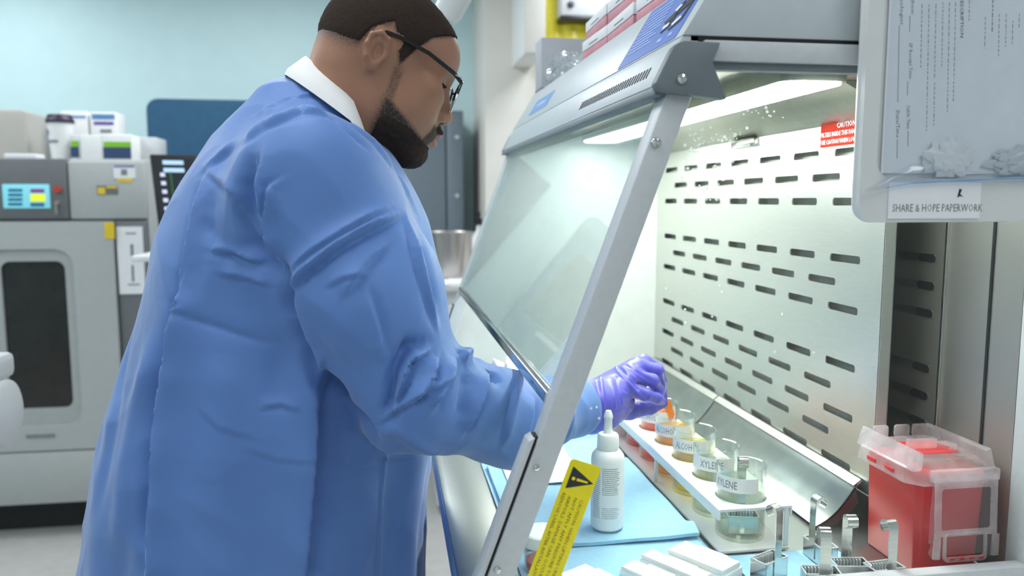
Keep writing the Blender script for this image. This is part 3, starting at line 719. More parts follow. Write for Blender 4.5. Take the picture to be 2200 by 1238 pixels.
# small white specks set on the side window: too small and many to pick apart
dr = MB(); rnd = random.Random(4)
def add_speck(x, z, r):
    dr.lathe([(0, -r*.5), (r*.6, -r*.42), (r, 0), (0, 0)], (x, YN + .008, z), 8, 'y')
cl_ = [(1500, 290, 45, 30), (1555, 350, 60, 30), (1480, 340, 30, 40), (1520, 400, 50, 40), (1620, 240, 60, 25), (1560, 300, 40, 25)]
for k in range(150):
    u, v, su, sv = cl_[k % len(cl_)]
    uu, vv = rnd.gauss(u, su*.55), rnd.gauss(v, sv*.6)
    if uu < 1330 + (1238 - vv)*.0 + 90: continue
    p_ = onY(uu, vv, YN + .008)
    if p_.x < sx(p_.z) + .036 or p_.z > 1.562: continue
    add_speck(p_.x, p_.z, rnd.choice([.0006, .0008, .0010, .0014, .0020]))
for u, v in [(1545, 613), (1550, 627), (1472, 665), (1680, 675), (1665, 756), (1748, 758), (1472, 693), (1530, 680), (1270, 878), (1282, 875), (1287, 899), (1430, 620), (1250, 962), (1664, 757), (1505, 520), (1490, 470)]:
    p_ = onY(u, v, YN + .008); add_speck(p_.x, p_.z, .0015)
M['speck'] = glass('white_speck', (1, 1, 1), 1.0, haze=0.7, hcol=(0.98, 1.0, 0.98), rough=0.1)
dr = dr.build('white_specks', 'speck', sw); dr['kind'] = 'stuff'

# ================================================================== BOARD WITH PAPERWORK BAG (right foreground)
M['board'] = mat('board_plastic', (0.72, 0.73, 0.72), 0.4, var=0.02)
M['bag'] = glass('poly_bag', (0.90, 0.93, 0.96), 1.3, haze=0.10, hcol=(0.75, 0.80, 0.86), rough=0.12)
yB = .838
bl, bb = onY(1843, 300, yB).x, onY(2000, 478, yB).z
brt = onY(2330, 300, yB).x; btop = 1.688
bd = empty('wall_file_tray', ((bl + brt)/2, YN - .006, bb)); tag(bd, 'white plastic paperwork tray hung on the near side of the hood', 'tray')
MB().xz(rrect(bl, brt, bb, btop, .022, 8), yB, YN - .012).build('back_plate', 'board', bd, .004)
tl = onY(1888, 200, yB - .004).x; tb = onY(2000, 384, yB - .004).z
tri_fill(rrect(bl + .001, brt, bb + .001, btop, .022, 8), [rrect(tl, brt - .02, tb, btop - .012, .02, 8)], lambda x, y: Vector((x, yB - .007, y)), (0, .008, 0), 'rim', 'board', bd)
MB().box((bl + .05, YN - .0125, 1.61), (brt - .05, YN + .0005, 1.66)).build('hanger', 'board', bd)
# label strip
la = onY(1907, 470, yB - .008); lb = onY(2108, 392, yB - .008)
lab_ = MB().box((la.x, yB - .0088, la.z), (lb.x, yB - .0072, lb.z)).build('name_label', 'paper', bd); lab_['label'] = 'white label reading SHARE & HOPE PAPERWORK'
lo_ = onY(1916, 455, yB - .0085)
text('lettering', 'SHARE & HOPE PAPERWORK', (lo_.x, yB - .0088, lo_.z), (1, 0, 0), (0, 0, 1), .0128, 'ink_grey', lab_, onY(2097, 455, yB).x - lo_.x, .0004, bold=-.004)
sp = onY(2060, 417, yB - .0085)
MB().xz([(sp.x - .002, sp.z - .004), (sp.x, sp.z + .006), (sp.x + .003, sp.z + .005), (sp.x + .001, sp.z), (sp.x + .005, sp.z - .003), (sp.x + .001, sp.z - .002)], yB - .0094, yB - .0087).build('ink_mark', 'ink', lab_)
# paper form in a clear bag
yp = yB - .0015
form = empty('paper_form', (onY(2050, 300, yp).x, yp, tb)); tag(form, 'printed white form turned sideways inside the clear bag on the tray', 'paper')
fa, fb = onY(1893, 345, yp), onY(2340, 0, yp)
def wavy(x0, x1, z0, z1, y, amp, nx, nz, seed, name, m_, parent, th=.0006, cut=None):
    rr = random.Random(seed); ph = [rr.uniform(0, 6) for _ in range(6)]
    vs = []; fs = []
    for j in range(nz + 1):
        for i in range(nx + 1):
            s, t = i/nx, j/nz; x = x0 + (x1 - x0)*s; z = z0 + (z1 - z0)*t
            dy = amp*(math.sin(5*s + ph[0] + 3*t) + .6*math.sin(9*t + ph[1] - 4*s) + .5*math.sin(13*s + 7*t + ph[2]))*(.25 + .75*(1 - t)**2)
            vs.append((x, y - abs(dy), z))
    W = nx + 1
    for j in range(nz):
        for i in range(nx): fs.append((j*W+i, j*W+i+1, (j+1)*W+i+1, (j+1)*W+i))
    return MB().add(vs, fs).build(name, m_, parent, merge=False, ang=180)
fo = MB().box((fa.x, yp - .0006, tb + .006), (fb.x, yp, btop - .02)).build('sheet', 'paper', form)
def vtext(s, u, v, width_px, size, m_='ink_grey', bold=0.0):
    """lettering turned a quarter clockwise: starts at (u, v) and runs down"""
    p_ = onY(u, v, yp - .0007); e_ = onY(u, v + width_px, yp - .0007)
    text('lettering', s, p_, (e_.x - p_.x + .0, 0, e_.z - p_.z), (1, 0, 0), size, m_, fo, (e_ - p_).length, .0003, bold=bold)
def vline(u, v0, v1, m_='ink_grey', w_=.0004):
    a_, b_ = onY(u, v0, yp - .0007), onY(u - (v1 - v0)*.02, v1, yp - .0007)
    MB().tube([a_, b_], w_, 4).build('ruled_line', m_, fo)
vtext('Pathologist', 1934, -30, 82, .0062); vline(1932, 55, 220)
vtext('Date/Time', 1925, 237, 58, .0066); vline(1928, 300, 340)
vtext('Address:', 1958, -20, 52, .0055); vline(1955, 34, 68)
vtext('SP Receipt Time:', 1953, 92, 78, .0060); vline(1950, 175, 205)
vtext('Call-In Time:', 1948, 226, 52, .0060); vline(1951, 282, 315)
vtext('GROSS DESCRIPTION', 2063, -60, 140, .0058, 'ink')
for k, (u, v0, v1) in enumerate([(1981, 8, 148), (1996, 10, 285), (2011, 8, 170), (2008, 178, 272), (2026, 5, 143), (2040, 5, 240), (2053, 5, 170), (2049, 175, 218), (2083, -10, 44), (2133, 0, 68), (2117, 36, 104), (2147, 30, 120), (2162, 30, 100), (2190, 30, 60), (2176, 45, 95)]):
    # lines of print too small to read: a broken grey rule per line
    vv = v0; rr = random.Random(k); ln = MB()
    while vv < v1:
        w_ = rr.uniform(3, 11); a_, b_ = onY(u - (vv - v0)*.02, vv, yp - .0007), onY(u - (vv - v0 + w_)*.02, min(v1, vv + w_), yp - .0007)
        ln.tube([a_, b_], .0007 if k in (9, ) else .00042, 4); vv += w_ + 3.5
    ln.build('print_line', 'ink_grey', fo)
bag = empty('plastic_bag', (onY(2050, 380, yp).x, yp - .004, tb)); tag(bag, 'clear plastic zip bag around the form, crumpled at its lower end', 'bag')
bz = onY(2000, 392, yB - .012).z
wavy(onY(1888, 300, yB).x, onY(2340, 300, yB).x, bz, btop - .01, yB - .010, .0022, 40, 30, 3, 'front_film', 'bag', bag)
# crumpled lower corner with the blue zip line
cr = MB(); rr = random.Random(12)
a_ = onY(1857, 408, yB - .014); 
pts = [(1857, 408), (1880, 395), (1915, 372), (1960, 352), (2000, 350), (2040, 372), (2080, 365), (2130, 372), (2200, 368), (2330, 360)]
low = [(1860, 411), (1890, 408), (1920, 402), (1960, 395), (2000, 392), (2040, 390), (2080, 388), (2130, 387), (2200, 384), (2330, 378)]
vs = []; fs = []
for i, (tp, lw_) in enumerate(zip(pts, low)):
    for j in range(5):
        t = j/4; u = tp[0]*(1-t) + lw_[0]*t; v = tp[1]*(1-t) + lw_[1]*t
        p_ = onY(u, v, yB - .012 - .006*math.sin(PI*t)*(1 + .5*math.sin(i*2.1))); vs.append(p_)
for i in range(len(pts) - 1):
    for j in range(4): fs.append((i*5+j, i*5+j+1, i*5+6+j, i*5+5+j))
MB().add(vs, fs).build('crumpled_edge', 'bag', bag, merge=False, ang=180)
M['zip_blue'] = mat('zip_blue', (0.16, 0.42, 0.72), 0.35)
MB().tube([onY(u, v, yB - .013) for u, v in [(1900, 404), (1960, 394), (2030, 390), (2110, 386), (2200, 382), (2330, 376)]], [.0004, .0008, .0009, .001, .0013, .0014], 6).build('zip_line', 'zip_blue', bag)
# crumpled contents of the bag's foot
def wad(name, c, r, seed, m_, label, cat, sub=4, rough_=.35):
    bm = bmesh.new(); bmesh.ops.create_icosphere(bm, subdivisions=sub, radius=1.0)
    for v in bm.verts:
        n = v.co.normalized(); d = 1 + rough_*(abs(mnoise.noise(n*2.1 + Vector((seed, 0, 0))))*1.6 - .4) + .12*abs(mnoise.noise(n*5 + Vector((0, seed, 0))))
        v.co = Vector((c[0] + n.x*r[0]*d, c[1] + n.y*r[1]*d, max(c[2] - r[2]*.98 , c[2] + n.z*r[2]*d)))
    me = bpy.data.meshes.new(name); bm.to_mesh(me); bm.free(); o = link(name, me, m_, None, True, 25); return tag(o, label, cat)
p_ = onY(2040, 342, yB - .006)
wad('tissue_wad', (p_.x, yB - .0055, p_.z), (.026, .0035, .021), 3.3, 'white_matte', 'crumpled white tissue in the left foot of the clear bag', 'tissue', 4, .6)
p_ = onY(2200, 345, yB - .006)
wad('folded_wrapper', (p_.x + .008, yB - .0055, p_.z), (.046, .0035, .017), 9.1, 'frosted', 'grey folded wrapper in the right foot of the clear bag', 'wrapper', 4, .5)

# ================================================================== THINGS IN THE HOOD
M['orange_liquid'] = None
def liquid(name, col, diff=0.25, rough=0.0):
    m = bpy.data.materials.new(name); m.use_nodes = True; nt = m.node_tree
    for n in list(nt.nodes):
        if n.type != 'OUTPUT_MATERIAL': nt.nodes.remove(n)
    out = nt.nodes[0]
    t = nt.nodes.new('ShaderNodeBsdfTransparent'); t.inputs[0].default_value = (*col, 1)
    d = nt.nodes.new('ShaderNodeBsdfTranslucent'); d.inputs[0].default_value = (*col, 1)
    d2 = nt.nodes.new('ShaderNodeBsdfDiffuse'); d2.inputs[0].default_value = (*col, 1)
    a = nt.nodes.new('ShaderNodeMixShader'); a.inputs[0].default_value = 0.5
    nt.links.new(d.outputs[0], a.inputs[1]); nt.links.new(d2.outputs[0], a.inputs[2])
    m1 = nt.nodes.new('ShaderNodeMixShader'); m1.inputs[0].default_value = diff
    nt.links.new(t.outputs[0], m1.inputs[1]); nt.links.new(a.outputs[0], m1.inputs[2])
    g = nt.nodes.new('ShaderNodeBsdfGlossy'); g.inputs['Roughness'].default_value = 0.02
    lw = nt.nodes.new('ShaderNodeLayerWeight'); pw = nt.nodes.new('ShaderNodeMath'); pw.operation = 'POWER'; pw.inputs[1].default_value = 4.0
    nt.links.new(lw.outputs['Facing'], pw.inputs[0])
    mu = nt.nodes.new('ShaderNodeMath'); mu.operation = 'MULTIPLY_ADD'; mu.inputs[1].default_value = 0.6; mu.inputs[2].default_value = 0.03
    nt.links.new(pw.outputs[0], mu.inputs[0])
    m2 = nt.nodes.new('ShaderNodeMixShader'); nt.links.new(mu.outputs[0], m2.inputs[0])
    nt.links.new(m1.outputs[0], m2.inputs[1]); nt.links.new(g.outputs[0], m2.inputs[2])
    nt.links.new(m2.outputs[0], out.inputs['Surface']); return m
M['liq_clear'] = liquid('clear_liquid', (0.93, 0.95, 0.90), 0.03)
M['liq_pale'] = liquid('pale_yellow_liquid', (0.97, 0.88, 0.45), 0.10)
M['liq_yellow'] = liquid('yellow_liquid', (0.98, 0.66, 0.08), 0.35)
M['liq_orange'] = liquid('orange_liquid', (0.98, 0.27, 0.02), 0.5)
M['liq_red'] = liquid('red_orange_liquid', (0.96, 0.16, 0.02), 0.5)
M['frost'] = glass('frosted_polypropylene', (0.97, 0.955, 0.965), 0.8, haze=0.32, hcol=(0.96, 0.93, 0.95), rough=0.25)
M['frost_clear'] = glass('clear_polypropylene', (0.97, 0.95, 0.965), 0.7, haze=0.075, hcol=(0.95, 0.92, 0.96), rough=0.2)
M['sharps_red'] = mat('sharps_red', (0.60, 0.022, 0.025), 0.28, var=0.06, vscale=4, sss=0.0)
M['hdpe'] = mat('bottle_white', (0.86, 0.88, 0.87), 0.4, var=0.02)
M['rack_white'] = mat('rack_white', (0.78, 0.79, 0.77), 0.35, var=0.03)
M['pink'] = mat('pink_card', (0.62, 0.26, 0.30), 0.6, var=0.08)
M['wine'] = mat('wine_card', (0.26, 0.05, 0.075), 0.6, var=0.1)
M['grey_card'] = mat('grey_card', (0.52, 0.53, 0.56), 0.7, var=0.03)
M['yellow_film'] = mat('yellow_bag_film', (0.72, 0.62, 0.03), 0.3, var=0.12, vscale=9, bump=0.4, bscale=18)
M['bubble'] = glass('bubble_film', (0.95, 0.97, 0.98), 1.4, haze=0.28, hcol=(0.9, 0.93, 0.95), rough=0.1)
M['label_white'] = mat('label_white', (0.86, 0.86, 0.84), 0.6, var=0.02)

# blue absorbent pads ------------------------------------------------
def sheet(name, x0, x1, y0, y1, zfun, nx, ny, th, m_, label, cat):
    vs = []; fs = []
    for j in range(ny + 1):
        for i in range(nx + 1):
            x = x0 + (x1 - x0)*i/nx; y = y0 + (y1 - y0)*j/ny; vs.append((x, y, zfun(x, y)))
    W = nx + 1; n = len(vs)
    vs += [(x, y, z - th) for x, y, z in vs]
    for j in range(ny):
        for i in range(nx):
            a = (j*W+i, j*W+i+1, (j+1)*W+i+1, (j+1)*W+i); fs.append(a); fs.append(tuple(k + n for k in a[::-1]))
    edge = [i for i in range(nx)] ; ring = [i for i in range(W)] + [j*W+nx for j in range(1, ny+1)] + [ny*W+i for i in range(nx-1, -1, -1)] + [j*W for j in range(ny-1, 0, -1)]
    for a, b in zip(ring, ring[1:] + ring[:1]): fs.append((a, a + n, b + n, b))
    o = MB().add(vs, fs).build(name, m_, None, merge=False, ang=50); return tag(o, label, cat)
sheet('absorbent_pad', .168, .448, .885, 1.95, lambda x, y: .9226 + .0006*math.sin(31*x + 17*y), 24, 50, .0018, 'pad_blue', 'large flat light-blue absorbent pad covering the front of the hood floor', 'pad')
sheet('absorbent_pad', .463, .628, .885, 1.005, lambda x, y: .9226 + .0005*math.sin(41*x + 23*y), 14, 10, .0018, 'pad_blue', 'small light-blue pad under the steel slide holders beside the red bin', 'pad')
def towel_z(x, y):
    e = max(0, 1 - abs(y - 1.085)/.03); s = max(0, min(1, (x - .33)/.10))
    return .9295 + .0006*math.sin(40*y + 9*x) + .012*e*s + .0006*math.sin(60*x)
tw = sheet('folded_towel', .175, .446, 1.062, 1.42, towel_z, 40, 40, .005, 'pad_blue', 'folded blue towel with a curled corner under the white dropper bottle', 'towel')
sheet('paper_sheet', .20, .335, 1.30, 1.50, lambda x, y: .9330 + .0012*math.sin(25*x + 19*y), 16, 16, .0012, 'paper', 'white paper sheet on the blue towel below the forearm', 'paper')

# staining rack ------------------------------------------------------
RXC = .508; BY = [1.062 + .0906*i for i in range(6)]; BR = .0355
rack = empty('staining_rack', (RXC, 1.3, ZF)); tag(rack, 'white two-tier rack holding six glass staining beakers', 'rack')
def circ(c, r, n=28): return [(c[0] + r*math.cos(2*PI*k/n), c[1] + r*math.sin(2*PI*k/n)) for k in range(n)]
rx0, rx1, ry0, ry1 = .456, .561, 1.013, 1.572
tri_fill([(rx0, ry0), (rx1, ry0), (rx1, ry1), (rx0, ry1)], [circ((RXC, y), BR + .0012) for y in BY], lambda x, y: Vector((x, y, .983)), (0, 0, .0035), 'top_plate', 'rack_white', rack)
MB().box((rx0 - .003, ry0, .971), (rx0, ry1, .9868)).build('front_rail', 'rack_white', rack, .0006)
MB().box((rx1, ry0, .971), (rx1 + .003, ry1, .9868)).build('rear_rail', 'rack_white', rack, .0006)
MB().box((rx0, ry0, .9215), (rx1, ry1, .9255)).build('base_plate', 'rack_white', rack, .0006)
for y0 in (ry1 - .006,):
    MB().box((rx0, y0, .9255), (rx1, y0 + .005, .983)).build('end_plate', 'rack_white', rack, .0006)
for x0, y0 in ((rx1 - .007, ry0 + .001), (rx0 + .001, ry0 + .28), (rx1 - .007, ry0 + .28)):
    MB().box((x0, y0, .9255), (x0 + .006, y0 + .004, .983)).build('leg', 'rack_white', rack, .0006)

# beakers ------------------------------------------------------------
BH = .110; BZ = .926
def cyl_text(s, c, r, z, a0, width, size, m_, parent, bold=.004):
    """lettering bent round a vertical cylinder, starting at angle a0 and running counter-clockwise seen from above"""
    cu = bpy.data.curves.new('t', 'FONT'); cu.body = s; cu.size = 1.0; cu.resolution_u = 1; cu.offset = bold
    tmp = bpy.data.objects.new('tmp', cu); COL.objects.link(tmp)
    me = bpy.data.meshes.new_from_object(tmp.evaluated_get(bpy.context.evaluated_depsgraph_get()))
    bpy.data.objects.remove(tmp); bpy.data.curves.remove(cu)
    xs = [v.co.x for v in me.vertices]; k = width / (max(xs) - min(xs))
    for v in me.vertices:
        g = a0 + v.co.x*k/r; zz = z + v.co.y*size
        v.co = Vector((c[0] + r*math.cos(g), c[1] + r*math.sin(g), zz))
    return link('lettering', me, m_, parent, False)
def band(c, r, z0, z1, a0, a1, th, n=14):
    vs = []; fs = []
    for k in range(n + 1):
        g = a0 + (a1 - a0)*k/n
        for rr, z in ((r, z0), (r + th, z0), (r + th, z1), (r, z1)): vs.append((c[0] + rr*math.cos(g), c[1] + rr*math.sin(g), z))
    for k in range(n):
        for j in range(4): fs.append((4*k+j, 4*k+(j+1) % 4, 4*k+4+(j+1) % 4, 4*k+4+j))
    fs += [(3, 2, 1, 0), (4*n, 4*n+1, 4*n+2, 4*n+3)]
    return MB().add(vs, fs)
def gl_body(mb=None):
    t = .0016
    return MB().lathe([(0, 0), (BR - .004, 0), (BR - .001, .002), (BR, .006), (BR, BH - .002), (BR + .0008, BH - .001), (BR + .0002, BH), (BR - t, BH - .0008),
                       (BR - t, .008), (BR - .006, .005), (0, .005)], (0, 0, 0), 40)
specs = [  # liquid, level, text, label height, description
    ('liq_clear', .086, 'XYLENE', 'front glass staining beaker labelled XYLENE with a steel slide holder dipped in it'),
    ('liq_clear', .080, 'XYLENE', 'second glass staining beaker from the front, labelled XYLENE, clear liquid, no holder'),
    ('liq_pale', .084, 'ALCOHOL', 'third glass beaker from the front, labelled ALCOHOL, almost clear liquid'),
    ('liq_yellow', .086, 'ALCOHOL', 'fourth glass beaker from the front, labelled ALCOHOL, yellow liquid'),
    ('liq_orange', .088, 'ALCOHOL', 'orange-filled glass beaker under the gloved fingers, labelled ALCOHOL'),
    ('liq_red', .092, '', 'farthest glass beaker of the rack, filled with red-orange liquid'),
]
for i, (lq, lev, tx, lab) in enumerate(specs):
    b_ = empty('staining_beaker', (0, 0, 0)); tag(b_, lab, 'beaker', 'staining beakers in the white rack')
    gl_body().build('glass_wall', 'beaker_glass', b_, ang=60)
    MB().lathe([(0, .0052), (BR - .007, .0052), (BR - .0022, .0085), (BR - .0022, lev), (0, lev)], (0, 0, 0), 32).build('liquid', lq, b_, ang=50)
    a0 = math.radians(170); a1 = math.radians(296 if i else 286)
    pl = band((0, 0), BR + .0003, .076, .0975, a0, a1, .0003).build('paper_label', 'label_white', b_, ang=60)
    if tx:
        cyl_text(tx, (0, 0), BR + .0008, .0812, math.radians((178, 206, 194, 184, 176)[i]), .037 if len(tx) == 6 else .043, .0160, 'ink_grey', pl)
    b_.location = (RXC, BY[i], BZ - .0003)

# steel slide holders ------------------------------------------------
def slide_holder(hl=.085, curl=.009, cdir=1, bw=.024, bd_=.014, bh=.026):
    """basket with comb teeth and a flat strip handle curled at its top; origin at the base centre"""
    r = empty('slide_holder', (0, 0, 0)); t = .0009
    w_ = MB()
    w_.box((-bw, -bd_, 0), (bw, -bd_ + t, bh)).box((-bw, bd_ - t, 0), (bw, bd_, bh)).box((-bw, -bd_, 0), (-bw + t, bd_, bh)).box((bw - t, -bd_, 0), (bw, bd_, bh)).box((-bw, -bd_, 0), (bw, bd_, t))
    w_.build('basket', 'steel_shiny', r, merge=False, ang=30)
    rim = MB()
    for s_ in (-1, 1):
        rim.tube([(-bw, s_*bd_, bh), (bw, s_*bd_, bh)], .0010, 6); rim.tube([(s_*bw, -bd_, bh), (s_*bw, bd_, bh)], .0010, 6)
    rim.build('rim', 'alu', r)
    te = MB()
    for k in range(9):
        x = -bw + .005 + k*(2*bw - .010)/8
        te.box((x - .0007, -bd_ + t, bh*.35), (x + .0007, -bd_ + .005, bh - .001)); te.box((x - .0007, bd_ - .005, bh*.35), (x + .0007, bd_ - t, bh - .001))
    te.build('comb_teeth', 'alu', r)
    path = [(0, bd_ + .001, .004), (0, bd_ + .001, bh), (0, bd_ + .001, hl - curl)]
    for k in range(1, 13):
        a = PI*1.35*k/12; path.append((0, bd_ + .001 - cdir*(curl - curl*math.cos(a)), hl - curl + curl*math.sin(a)))
    MB().strip(path, (.0135, 0, 0), .0010).build('handle', 'steel_shiny', r, merge=False, ang=40)
    return r
H0 = slide_holder(.112, .0085, 1, .022, .0125, .026)
tag(H0, 'steel slide holder standing inside the front XYLENE beaker', 'slide holder', 'steel slide holders')
H0.location = (RXC + .003, BY[0] - .001, BZ + .0062); H0.rotation_euler = (0, 0, math.radians(-14))
for (x, y, rz, hl, lab) in [
        (.492, .938, -155, .100, 'steel slide holder closest to the white cassettes, handle leaning behind it'),
        (.540, .893, 168, .085, 'second steel slide holder from the white cassettes, pressed to the window'),
        (.590, .908, -8, .088, 'third steel slide holder in the middle of the group by the window'),
        (.585, .972, 92, .092, 'steel slide holder standing farthest back in the group, behind the others'),
        (.628, .893, -174, .090, 'steel slide holder right next to the red sharps bin')]:
    h_ = slide_holder(hl, .0085, 1, .022, .0125, .026)
    tag(h_, lab, 'slide holder', 'steel slide holders')
    h_.location = (x, y, .9235); h_.rotation_euler = (0, 0, math.radians(rz))

# dropper bottle -----------------------------------------------------
bt = empty('dropper_bottle', (.318, 1.108, .9315)); tag(bt, 'white plastic dropper bottle with pointed nozzle and printed grey label', 'bottle')
bx_, by_, bz_ = bt.location
MB().lathe([(0, 0), (.021, 0), (.0245, .003), (.0248, .006), (.0248, .106), (.0235, .113), (.019, .119), (.0150, .1215), (0, .1215)], (bx_, by_, bz_), 36).build('vessel', 'hdpe', bt, ang=50)
MB().lathe([(0, .1215), (.0160, .1215), (.0165, .123), (.0158, .141), (.0140, .144), (.0075, .1455), (.0062, .150), (.0058, .166), (.0068, .168), (.0066, .171), (.0048, .177), (.0036, .179), (0, .1795)], (bx_, by_, bz_), 28).build('nozzle_cap', 'hdpe', bt, ang=40)
def cprint(c, r, z, a0, a1, h, m_, parent, nm='print_line'):
    return band((c[0], c[1]), r, z, z + h, a0, a1, .0003, 6).build(nm, m_, parent)
rr = random.Random(3); pr = MB()
for k in range(26):
    z = bz_ + .022 + k*.0030
    if 14 < z*0: continue
    segs = [(200, 228, .0008), (236, rr.uniform(286, 300), .0009 if k > 13 else .0007)]
    if 6 <= k <= 11: segs = [(200, 226, .0008)]
    for d0, d1, hh_ in segs:
        a_ = d0
        while a_ < d1:
            w2 = rr.uniform(3, 9); o2 = len(pr.v)
            g0, g1 = math.radians(a_), math.radians(min(d1, a_ + w2))
            b2_ = band((bx_, by_), .0249, z, z + hh_, g0, g1, .0002, 2); pr.add(b2_.v, b2_.f); a_ += w2 + 1.6
pr = pr.build('label_print', 'ink_grey', bt, merge=False); pr['kind'] = 'stuff'

# cassettes and the lidded jar --------------------------------------
def cassette(cx, cy, z, lx, ly, h, rz, label):
    r = empty('tissue_cassette', (cx, cy, z)); tag(r, label, 'cassette', 'white cassettes on the blue pad')
    r.rotation_euler = (0, 0, math.radians(rz)); Mx = Matrix.Translation((cx, cy, z)) @ Matrix.Rotation(math.radians(rz), 4, 'Z')
    def bld(mb, nm, m_, bev):
        mb.v = [tuple(Mx @ Vector(p)) for p in mb.v]; return mb.build(nm, m_, r, bev)
    bld(MB().box((-lx/2, -ly/2, 0), (lx/2, ly/2, h*.62)), 'tray', 'hdpe', .0008)
    bld(MB().box((-lx/2 + .0015, -ly/2 + .0015, h*.62), (lx/2 - .004, ly/2 - .0015, h)), 'lid', 'hdpe', .0008)
    bld(MB().box((lx/2 - .0035, -ly/4, h*.62), (lx/2 + .003, ly/4, h*.9)), 'hinge_tab', 'hdpe', .0005)
cassette(.252, .940, .9236, .052, .075, .014, 30, 'white cassette lying alone next to the yellow caution label')
cassette(.334, .944, .9236, .034, .085, .013, 33, 'thin white cassette left of the large one in the cluster')
cassette(.3715, .960, .9236, .030, .098, .016, 33, 'narrow white cassette in the middle of the cluster')
cassette(.4135, .968, .9236, .046, .090, .021, 33, 'largest white cassette nearest the steel slide holders')
jc = (.200, 1.005)
jar = empty('specimen_jar', (jc[0], jc[1], .9236)); tag(jar, 'clear specimen jar with white lid behind the yellow caution label', 'jar')
MB().lathe([(0, 0), (.024, 0), (.026, .003), (.026, .036), (.024, .036), (.024, .004), (0, .003)], (jc[0], jc[1], .9236), 28).build('glass_wall', 'beaker_glass', jar)
MB().lathe([(0, .0362), (.028, .0362), (.0285, .038), (.0285, .052), (.0265, .054), (0, .0545)], (jc[0], jc[1], .9236), 32).build('lid', 'hdpe', jar, ang=40)
MB().lathe([(0, .0035), (.0235, .0042), (.0235, .014), (0, .014)], (jc[0], jc[1], .9236), 20).build('content', 'liq_red', jar)
# forceps and dish by the far beakers
fo1 = onZ(1335, 985, .930); fo2 = onZ(1392, 948, .930)
fc = MB(); fc.strip([(fo1.x - .01, fo1.y, .9335), (.405, 1.43, .9345), (.432, 1.52, .9345)], (.006, -.004, 0), .0012); fc.strip([(fo1.x - .01, fo1.y, .9365), (.400, 1.44, .9385), (.432, 1.52, .936)], (.006, -.004, 0), .0012)
fc = fc.build('forceps', 'steel_shiny', None, merge=False); tag(fc, 'steel forceps lying on the blue towel beside the rack', 'forceps')
dish = MB().lathe([(0, 0), (.030, 0), (.033, .003), (.035, .018), (.0335, .018), (.031, .004), (0, .002)], (.400, 1.60, .9225), 28).build('glass_dish', 'beaker_glass', None)
tag(dish, 'small shallow glass dish behind the dropper bottle, below the gloved hand', 'dish')
# crumpled tissue at the far end of the hood
wad('tissue_wad', (.270, 1.70, .9945), (.060, .075, .072), 1.3, 'paper', 'crumpled white tissue heap at the far end of the hood floor', 'tissue')
wad('tissue_wad', (.41, 1.75, .955), (.045, .05, .031), 4.1, 'paper', 'smaller crumpled white tissue behind the slanted frame, near the glove', 'tissue')

# sharps container ---------------------------------------------------
sh = empty('sharps_container', (.722, .965, ZF)); tag(sh, 'red sharps container with frosted white lid and hanging flap', 'sharps bin')
x0, x1, y0, y1 = .682, .785, .908, 1.026; zb0, zb1 = ZF + .0005, 1.061
def ring(x0, x1, y0, y1, z, ch): return [(x0, y0 + ch, z), (x0 + ch, y0, z), (x1 - ch, y0, z), (x1, y0 + ch, z), (x1, y1 - ch, z), (x1 - ch, y1, z), (x0 + ch, y1, z), (x0, y1 - ch, z)]
A = ring(x0 + .004, x1 - .007, y0 + .003, y1 - .004, zb0, .006); B = ring(x0, x1, y0, y1, zb1, .008)
MB().add(A + B, [tuple(range(8))[::-1], tuple(range(8, 16))] + [(k, (k+1) % 8, 8 + (k+1) % 8, 8 + k) for k in range(8)]).build('tub', 'sharps_red', sh, .0015)
lid = MB()
C_ = ring(x0 - .016, x1 + .008, y0 - .010, y1 + .014, zb1 - .012, .018); D = ring(x0 - .014, x1 + .007, y0 - .008, y1 + .012, zb1 + .008, .020); E_ = ring(x0 + .004, x1 - .004, y0 + .006, y1 - .006, zb1 + .018, .014)
C2 = ring(x0 - .001, x1 + .001, y0 - .001, y1 + .001, zb1 - .012, .012)
allv = C2 + C_ + D + E_; fs = [tuple(range(24, 32))]
for L in range(3): fs += [(8*L + k, 8*L + (k+1) % 8, 8*L + 8 + (k+1) % 8, 8*L + 8 + k) for k in range(8)]
lid = MB().add(allv, fs).build('lid', 'frost', sh, .0012)
zl = zb1 + .018
# funnel opening, ridges, hinge tabs
MB().xz([(x0 - .012, zb1 + .006), (x0 + .002, zb1 + .006), (x0 + .004, zb1 + .030), (x0 - .003, zb1 + .033)], y0 - .002, y1 + .006).build('side_ridge', 'frost', lid, .002)
MB().xz([(x1 + .007, zb1 + .006), (x1 - .006, zb1 + .006), (x1 - .008, zb1 + .030), (x1 - .001, zb1 + .033)], y0 - .002, y1 + .006).build('side_ridge', 'frost', lid, .002)
MB().box((x0 + .022, y0 + .030, zl), (x1 - .022, y1 - .034, zl + .0006)).build('drop_opening', 'sharps_red', lid)
MB().box((x0 + .018, y0 + .050, zl), (x0 + .062, y0 + .056, zl + .014)).build('funnel_wall', 'frost', lid, .001)
MB().prism([(x0 + .062, y0 + .052, zl), (x0 + .074, y0 + .038, zl), (x1 - .018, y0 + .040, zl), (x1 - .018, y0 + .060, zl), (x0 + .066, y0 + .060, zl)], (0, 0, .008)).build('funnel_wall', 'frost', lid, .001)
for xx in (x0 + .012, x0 + .046, x0 + .075):
    MB().xz(rrect(xx, xx + .024, zl - .004, zl + .014, .004, 3), y1 + .001, y1 + .005).build('hinge_tab', 'frost', lid, .0008)
for yy_ in (y0 + .030, y0 + .070):
    MB().box((x0 - .0165, yy_, zb1 - .006), (x0 - .0150, yy_ + .020, zb1 + .000)).build('lid_window', 'sharps_red', lid, .0005)
